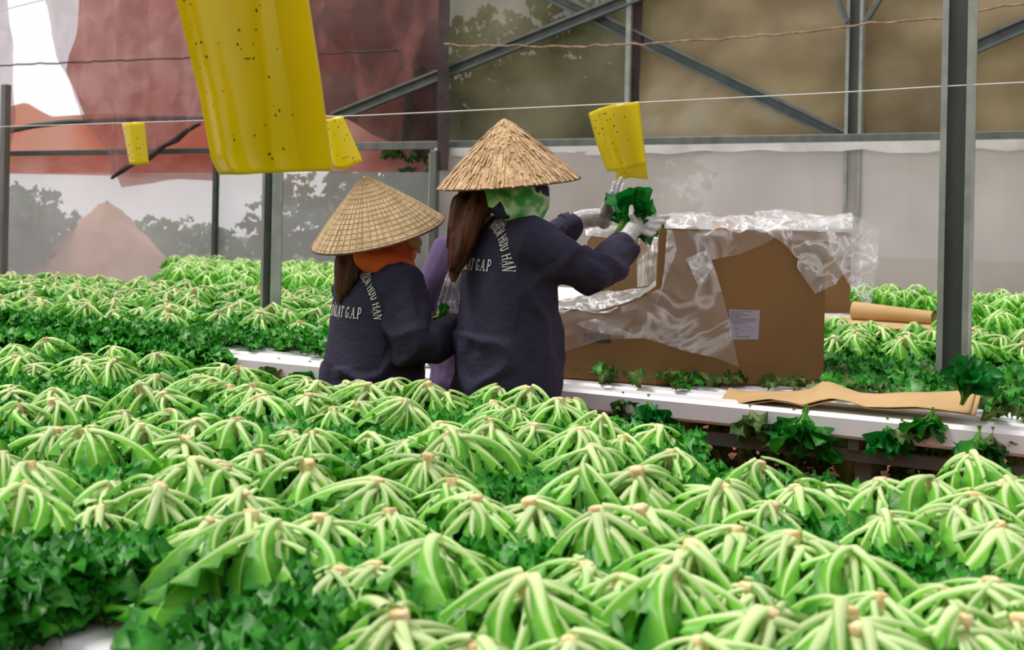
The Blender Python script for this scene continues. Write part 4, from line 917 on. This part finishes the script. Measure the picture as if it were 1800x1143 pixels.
# plastic bag between the two women
bag = tag(empty('plastic_bag', P(790, 560, 5.35)), 'crumpled clear plastic bag hanging between the two women', 'plastic bag')
film(bag, [P(792, 462, 5.0), P(830, 466, 5.0)], [P(760, 560, 4.99), P(830, 572, 5.0)], m='filmfold', amp=.02, sc=9, nu=20, nv=26, pleat=.01, name='bag_film')
film(bag, [P(800, 585, 5.02), P(840, 585, 5.02)], [P(764, 632, 5.0), P(802, 652, 5.0), P(840, 655, 5.0)], m='film', amp=.01, sc=6, nu=14, nv=14, name='bag_film')

# kraft paper
def paper(name, front, back, label, n=70, th=.002, layers=2):
    root = empty(name, (front[0] + front[-1]) / 2); tag(root, label, 'paper')
    for k in range(layers):
        dz = Vector((0, 0, -.006 * k)); ex = UBV * (.02 * k)
        o = obj('sheet', gridmesh(coons([p + dz + ex for p in back], [p + dz + ex for p in front], nu=n, nv=8), None, th), None, 'paper', smooth=True); to_parent(o, root)
    return root
fr = [(1259, 716), (1285, 713), (1320, 706), (1352, 702), (1385, 707), (1410, 713), (1440, 705), (1462, 701), (1490, 706), (1520, 716), (1560, 717), (1610, 716), (1660, 722), (1705, 728)]
bk_ = [(1282, 682), (1310, 689), (1350, 689), (1400, 688), (1425, 684), (1446, 671), (1462, 672), (1480, 680), (1512, 691), (1545, 693), (1590, 690), (1640, 690), (1680, 688), (1716, 684)]
paper('kraft_paper', [PB(x, y, 4.70) for x, y in fr], [PB(x, y, 4.96) for x, y in bk_], 'wavy kraft paper sheet lying along the channel before the carton')
z9 = ZT + .06
root = tag(empty('kraft_paper', PZ(1545, 572, z9)), 'curled kraft paper roll on the far bench behind the carton', 'paper')
o = obj('sheet', gridmesh(coons([PZ(1440, 556, z9), PZ(1640, 563, z9)], [PZ(1450, 572, z9), PZ(1560, 578, z9), PZ(1648, 578, z9)], nu=20, nv=6), None, .003), None, 'paper'); to_parent(o, root)
bm = bmesh.new(); pa, pb = PZ(1500, 562, z9) + Vector((0, 0, .06)), PZ(1640, 571, z9) + Vector((0, 0, .045)); ax = (pb - pa); s_, u_ = frame_of(ax); rws = []
for j in range(13):
    t = j / 12 * 5.2 - 1.2; rws.append([bm.verts.new(pa + ax * i / 6 + (s_ * math.cos(t) + u_ * math.sin(t)) * (.065 - .022 * i / 6)) for i in range(7)])
for j in range(12):
    for i in range(6): bm.faces.new((rws[j][i], rws[j+1][i], rws[j+1][i+1], rws[j][i+1]))
o = obj('rolled_edge', bm, None, 'paper', True); to_parent(o, root)

# wilted lettuces hanging over the channel of the middle bench
HANG = [(1318, 716, .75, 'wilt', 'dark wilted leaves dangling below the kraft paper\'s near corner'), (1418, 712, .95, 'litter', 'limp green lettuce hanging over the channel beside the paper wave'), (1395, 745, .8, 'wilt', 'yellowing limp stems under the hanging green lettuce'), (1690, 712, .8, 'greenleaf', 'dark green leaf tuft standing on the channel before the post'), (1722, 752, .8, 'litter', 'green leaf strip hanging over the channel below the post'), (1585, 742, .55, 'wilt', 'brown stem hanging over the white channel between two paper ends'), (1140, 700, .8, 'greenleaf', 'green leaf hanging over the channel just before the carton'), (1095, 705, .5, 'wilt', 'dry sprig on the channel beside the tall woman'), (490, 640, .7, 'wilt', 'yellowed stem hanging over the channel behind the smaller woman'), (545, 635, .7, 'litter', 'green leaves spilling over the channel next to the smaller woman'), (770, 655, .8, 'wilt', 'brown limp leaves seen between the two women'), (1745, 770, .6, 'wilt', 'small curled leaf at the channel near the photo edge'), (1560, 735, .7, 'greenleaf', 'dark leaf lying at the channel rim below the paper'), (1640, 716, .6, 'litter', 'light green leaf resting at the paper end')]
for i, (x, y, s, m, lb) in enumerate(HANG):
    p = PB(x, y, 4.69 if y > 690 else 4.72); p.z = max(p.z, ZT + .005)
    up = 'standing' in lb
    bunch('limp_lettuce', p, (.25, -.3, 1) if up else (random.Random(i).uniform(-.25, .25), -.30, -1), 11 if m != 'wilt' else 9, s * 1.25, lb, m, .45, 100 + i, 'lettuce leaves')
rngp = random.Random(9); parts = []
for i in range(700):
    p = AB(rngp.uniform(-3.2, 1.4), rngp.uniform(5.1, 6.8), rngp.uniform(.22, .56))
    parts.append((rngp.choice(LIT), Matrix.Translation(p) @ Matrix.Rotation(rngp.uniform(0, 6.28), 4, 'Z') @ Matrix.Rotation(rngp.uniform(.8, 2.2), 4, 'Y') @ Matrix.Diagonal((1.7, 1.7, 1.7, 1))))
tag(obj('hanging_leaves', merge(parts, 'hanging_leaves', 'wilt')), 'dark leaves and roots hanging under the middle bench', 'leaves', kind='stuff')

# ------------------------------------------------------------------ yellow sticky traps
def insects(parent, face, n, seed, smin=.003, smax=.007):
    rg_ = random.Random(seed); bm = bmesh.new()
    for i in range(n):
        p, nr = face(rg_.uniform(.06, .94), rg_.uniform(.05, .95)); s = rg_.uniform(smin, smax)
        ellipsoid(bm, p + nr * .002, s * .6, s * .4, s, 6, 4, Matrix.Rotation(rg_.uniform(-1, 1), 4, 'Y'))
    o = obj('stuck_insects', bm, None, 'insect', True); to_parent(o, parent); o['kind'] = 'stuff'
def trap(top, bottom, left, right, label, m='yellow', bulge=None, seed=1, n=25, th=.0012, nu=40, nv=30, ins=(.003, .006), back=None):
    g = coons(top, bottom, left, right, nu, nv)
    c = sum((p for p in top), Vector()) / len(top)
    root = tag(empty('sticky_trap', c), label, 'insect trap')
    dsp = bulge or (lambda u, v, p: Vector())
    G = [[g[j][i] + dsp(i / (nu - 1), j / (nv - 1), g[j][i]) for i in range(nu)] for j in range(nv)]
    o = obj('front_sheet', gridmesh(G, None, th), None, m, smooth=True); to_parent(o, root)
    if back:
        o = obj('back_sheet', gridmesh([[p + Vector((0, .012 + .03 * math.sin(math.pi * i / (nu - 1)), 0)) - dsp(i / (nu - 1), j / (nv - 1), p) * .6 for i, p in enumerate(row)] for j, row in enumerate(g)], None, th), None, m, smooth=True); to_parent(o, root)
    def face(u, v):
        p = G[int(v * (nv - 1))][int(u * (nu - 1))]; return p, Vector((0, -1, 0))
    insects(root, face, n, seed, *ins)
    return root
def bul(u, v, p):
    e = math.exp(-((u - .17) / .10) ** 2); f_ = math.exp(-((u - .68 + .16 * v) / .06) ** 2) * (1 - .3 * v)
    return Vector((0, -.055 * e * (.5 + .5 * v) + .03 * u - .016 * f_, 0))
D3 = 3.0
trap([P(282, -108, D3), P(524, -108, D3)], [P(386, 307, D3), P(480, 303, D3), P(582, 299, D3)], [P(282, -108, D3), P(310, 0, D3), P(350, 160, D3), P(372, 280, D3), P(386, 307, D3)], [P(524, -108, D3), P(540, 0, D3), P(560, 130, D3), P(582, 299, D3)], 'very large bright yellow sticky sheet hanging nearest the camera', bulge=bul, seed=2, n=60, nu=60, nv=50, ins=(.0016, .0045), back=True)
wire([(200, -106), (300, -108), (530, -110), (640, -112)], .003, 'wire', 'wire above the photo carrying the large yellow sheet', toab(P(400, -108, D3))[1], n=10)
w5 = 5.84
trap([PB(566, 212, w5), PB(603, 204, w5)], [PB(578, 282, w5), PB(592, 297, w5), PB(612, 296, w5), PB(638, 283, w5)], [PB(566, 212, w5), PB(572, 250, w5), PB(578, 282, w5)], [PB(603, 204, w5), PB(620, 242, w5), PB(638, 283, w5)], 'tilted yellow trap peeking out beside the big yellow sheet', bulge=lambda u, v, p: Vector((0, -.03 * math.sin(math.pi * u), 0)), seed=3, n=16, nu=16, nv=16)
trap([PB(1035, 199, w5), PB(1075, 184, w5), PB(1122, 178, w5)], [PB(1068, 302, w5), PB(1100, 298, w5), PB(1136, 288, w5)], [PB(1035, 199, w5), PB(1050, 255, w5), PB(1068, 302, w5)], [PB(1122, 178, w5), PB(1128, 230, w5), PB(1136, 288, w5)], 'curved yellow trap hanging from the wire above the held lettuce', 'yellow_thin', lambda u, v, p: Vector((0, -.07 * math.exp(-((u - .2) / .2) ** 2) + .03 * u, 0)), 4, 26, nu=24, nv=20, back=True)
trap([PB(1066, 186, w5 + .04), PB(1124, 180, w5 + .04)], [PB(1084, 318, w5 + .1), PB(1110, 312, w5 + .1), PB(1139, 316, w5 + .1)], None, None, 'smaller yellow trap half hidden behind the curved one', 'yellow_thin', None, 5, 10, nu=12, nv=12)
trap([PB(214, 217, w5), PB(254, 215, w5)], [PB(228, 290, w5), PB(246, 291, w5), PB(262, 288, w5)], None, None, 'small rolled yellow trap before the ragged shade net', bulge=lambda u, v, p: Vector((0, -.05 * math.sin(math.pi * u), 0)), seed=6, n=12, nu=16, nv=14)

# ------------------------------------------------------------------ outside, seen through the film
def bush(px, py, b, r, hgt, n, label, seed, cat='bush', s=(2.0, 4.0), m='bush'):
    rg_ = random.Random(seed); c = PB(px, py, b); root = tag(empty('leafy_bush', (c.x, c.y, 0)), label, cat); parts = []
    for i in range(n):
        v = Vector((rg_.gauss(0, 1), rg_.gauss(0, 1), rg_.gauss(0, 1))).normalized() * (rg_.random() ** .4)
        p = Vector((v.x * r, v.y * r, hgt * .52 + v.z * hgt * .48)); sc = rg_.uniform(*s)
        parts.append((rg_.choice(LIT), Matrix.Translation(p) @ Matrix.Rotation(rg_.uniform(0, 6.28), 4, 'Z') @ Matrix.Rotation(rg_.uniform(-1, 1), 4, 'X') @ Matrix.Rotation(rg_.uniform(-1, 1), 4, 'Y') @ Matrix.Diagonal((sc, sc, sc, 1))))
    o = obj('foliage', merge(parts, 'foliage', m), root); o['kind'] = 'stuff'
    bm = bmesh.new(); tube(bm, [Vector((0, 0, -.02)), Vector((.03, .02, hgt * .3)), Vector((-.02, 0, hgt * .6))], [.06, .045, .02], 6); obj('stem', bm, root, 'bark', True)
    return root
bush(30, 450, 14.3, 1.1, 1.9, 700, 'dark bush outside behind the hazy film', 1)
bush(560, 360, 15.5, 1.2, 2.0, 500, 'pale leafy bush outside behind the thin dark post', 2)
bush(700, 330, 15.2, 1.1, 2.6, 700, 'dark bush outside behind the dark shade net', 3)
bush(830, 250, 14.6, 1.3, 4.2, 1300, 'tall dark bush outside behind the olive film', 4)
bush(980, 250, 14.8, 1.3, 4.4, 1300, 'tall bush outside behind the crossing braces', 5)
bush(1090, 250, 15.2, 1.2, 4.4, 1000, 'tall bush outside beside the slim pale upright', 6)
bush(310, 420, 17.0, 1.3, 1.3, 400, 'low pale bush outside under the orange cloth', 7)
c = PB(185, 440, 15.0); bm = bmesh.new(); rws = []
for i in range(12):
    t = i / 11; rws.append([bm.verts.new((1.5 * t * math.cos(j * .2618), 1.0 * t * math.sin(j * .2618), 1.55 * (1 - t ** 1.3) + .12 * noise.noise(Vector((j * .6, i * .5, 0))))) for j in range(24)])
for i in range(11):
    for j in range(24): bm.faces.new((rws[i][j], rws[i+1][j], rws[i+1][(j+1) % 24], rws[i][(j+1) % 24]))
o = tag(obj('earth_heap', bm, None, 'mound', True), 'orange earth heap outside behind the hazy film', 'earth heap'); o.location = (c.x, c.y, -.02)
# ------------------------------------------------------------------ lettuces
HEADS1 = [(33,712),(97,706),(203,723),(68,752),(101,760),(151,754),(176,774),(271,758),(312,770),(12,803),(81,832),(388,803),(461,787),(322,820),(376,822),(539,828),(430,853),(198,849),(240,859),(351,901),(471,892),(420,917),(477,938),(585,985),(184,870),(585,712),(471,700),
(650,748),(699,712),(705,768),(780,756),(858,752),(817,779),(862,772),(933,743),(982,712),(1046,743),(1017,770),(1086,764),(1038,783),(1150,741),(1185,791),(734,814),(635,845),(801,847),(852,878),(697,894),(957,876),(1069,921),(1158,905),(1000,979),(767,971),(666,985),(970,1058),(1162,1051),(1190,979),
(1328,806),(1423,849),(1250,861),(1467,843),(1630,855),(1731,814),(1277,928),(1409,964),(1485,998),(1572,901),(1655,901),(1781,925),(1789,859),(1337,1082),(1645,1027),(1750,1027),(1572,1130),
(605,665),(629,668),(692,668),(569,680),(611,676),(643,688),(742,674),(758,686),(801,689),(868,676),(918,681),(642,706),(699,711),(892,714),(864,706),(992,703),(786,755),
(26,607),(92,590),(53,615),(208,604),(283,617),(30,627),(69,631),(126,639),(158,627),(168,640),(197,639),(269,652),(355,660),(358,672),(397,679),(444,683),(472,698),(494,664),(441,667),(428,654),(389,638),(520,668),(540,690),
(1040,850),(1140,850),(1330,875),(1560,850),(1700,875),(560,905),(560,760),(500,745),(420,745),(350,735),(290,715),(230,690),(300,690),(100,680),(30,668),(160,690),(880,1015),(700,1090),(1080,1010),(1300,1010),(1540,1060),(1460,1110),(1040,1125),(840,1125),(1250,1130),(1700,1110),(1790,1090),(40,880),(1870,960),(1890,1060),(1850,880),(-60,760),(-70,830),(-40,700),(-90,640)]
heads = []
for x, y in HEADS1:
    p = PZ(x, y, ZT + 0.146); a, b = toab(p)
    heads.append([x, y, p, a, b])
heads = [h for h in heads if h[4] < 3.9]
rows = {}
for h in heads: rows.setdefault(int((h[4] - 1.2) / 0.3), []).append(h)
rng = random.Random(5)
ROWNAMES = {}
for n, k in enumerate(sorted(rows)):
    rw = sorted(rows[k], key=lambda h: h[3])
    for i, (x, y, p, a, b) in enumerate(rw):
        d = p.y; s = rng.uniform(0.92, 1.14)
        near = d < 3.3
        r = lettuce((p.x, p.y, ZT), s * (1.04 if near else 1.0), rng, rng.randint(14, 18) if near else rng.randint(11, 14), 6 if near else 5)
        tag(r, f'upturned lettuce head, front bench, {ORD[n]} row from the camera, {ORD[i]} from the left', 'lettuce', 'upturned lettuce heads on the front bench')
# middle bench
rng = random.Random(23)
NB2 = 0
step_b = 0.265
kb = 0
for ib in range(10):
    b = 4.98 + ib * step_b
    rowc = 0
    a = -9.4 + (ib % 2) * 0.13
    while a < 1.2:
        a += 0.26
        aa, bb = a + rng.uniform(-0.07, 0.07), b + rng.uniform(-0.06, 0.06)
        p = AB(aa, bb, ZT); x, y = topx(p + Vector((0, 0, 0.14)))
        if x < -60 or x > 1860: continue
        if x > 660 and b < 6.15: continue           # already harvested
        if 620 < x < 1430: continue                 # behind the women and the carton
        if 395 < x < 660 and b < 5.2: continue
        if (p - PB(1676, 640, 5.9)).to_2d().length < 0.14 or (p - PB(476, 530, 5.9)).to_2d().length < 0.12: continue
        r = lettuce(p, rng.uniform(0.98, 1.2), rng, rng.randint(9, 11), 5, 0.3)
        tag(r, f'upturned lettuce head, middle bench, {ORD[ib]} row back, {ORD[min(rowc, 39)]} from the left', 'lettuce', 'upturned lettuce heads on the middle bench')
        rowc += 1; NB2 += 1
print('lettuces', len(heads), NB2)

rng = random.Random(31); parts = []
for ib in range(12):
    b = 8.45 + ib * 0.29; a = -12.5
    while a < 0.2:
        a += 0.28; p = AB(a + rng.uniform(-0.08, 0.08), b + rng.uniform(-0.07, 0.07), ZT); x, y = topx(p)
        if not (300 < x < 640 or 1420 < x < 1880): continue
        if 1300 < x < 1660 and b < 10.3: continue
        sc = rng.uniform(1.0, 1.3); ang = rng.uniform(0, 6.28)
        for i in range(9):
            q = rng.uniform(0.85, 1.1) * sc
            parts.append((rng.choice(STALK_A if i < 6 else FRILL_A), Matrix.Translation(p) @ Matrix.Rotation(ang + i * (6.28 / 6 if i < 6 else 6.28 / 3) + rng.uniform(-.3, .3), 4, 'Z') @ Matrix.Diagonal((q, q, sc * rng.uniform(.9, 1.1), 1))))
tag(obj('distant_lettuces', merge(parts, 'distant_lettuces', 'leaf')), 'distant mass of upturned lettuces on the bench by the wall', 'lettuce', kind='stuff')

litter(17000, 1.22, 3.62, -5.6, 1.6, 0.07, 1, 'loose_leaves', 'dark green frilled leaves lying between the front heads', keep=lambda x, y, a, b: not (-1.68 < a < -1.33 and 1.0 < b < 1.64) and (b < 3.0 if x > 1230 else b < 3.5 + 0.25 * max(0, (600 - x) / 600)), scale=(0.55, 1.1))
litter(1500, 1.22, 2.1, -2.6, -0.9, 0.085, 13, 'leaf_mass', 'deep mass of dark leaves at the near corner of the front bench', keep=lambda x, y, a, b: x < 620 and y > 955 + x * .12 and not (-1.68 < a < -1.33 and 1.0 < b < 1.64), scale=(0.7, 1.3))
litter(6000, 4.66, 7.3, -7.9, -1.9, 0.085, 2, 'loose_leaves', 'dark leaves under the lettuces behind the smaller woman', keep=lambda x, y, a, b: x < 640 and (b > 4.86 or x < 390), scale=(0.6, 1.2))
litter(900, 4.60, 4.70, -7.9, -4.2, -0.10, 12, 'edge_leaves', 'leaves drooping over the white channel edge behind the smaller woman', keep=lambda x, y, a, b: x < 400)
litter(1900, 4.74, 7.3, -3.5, 1.6, 0.045, 3, 'leaf_trimmings', 'green leaf trimmings strewn on the bench around the carton', keep=lambda x, y, a, b: x > 640 and b > 4.84 and not (960 < x < 1250 and b < 5.5 and random.random() < .72) and not (1240 < x < 1730 and b < 5.02) and not (1240 < x < 1450 and b < 5.6))
litter(330, 4.74, 6.0, -3.2, 1.4, 0.035, 4, 'wilted_trimmings', 'brown wilted trimmings strewn beside the kraft paper', m='wilt', keep=lambda x, y, a, b: x > 640 and not (1240 < x < 1730 and b < 5.02))
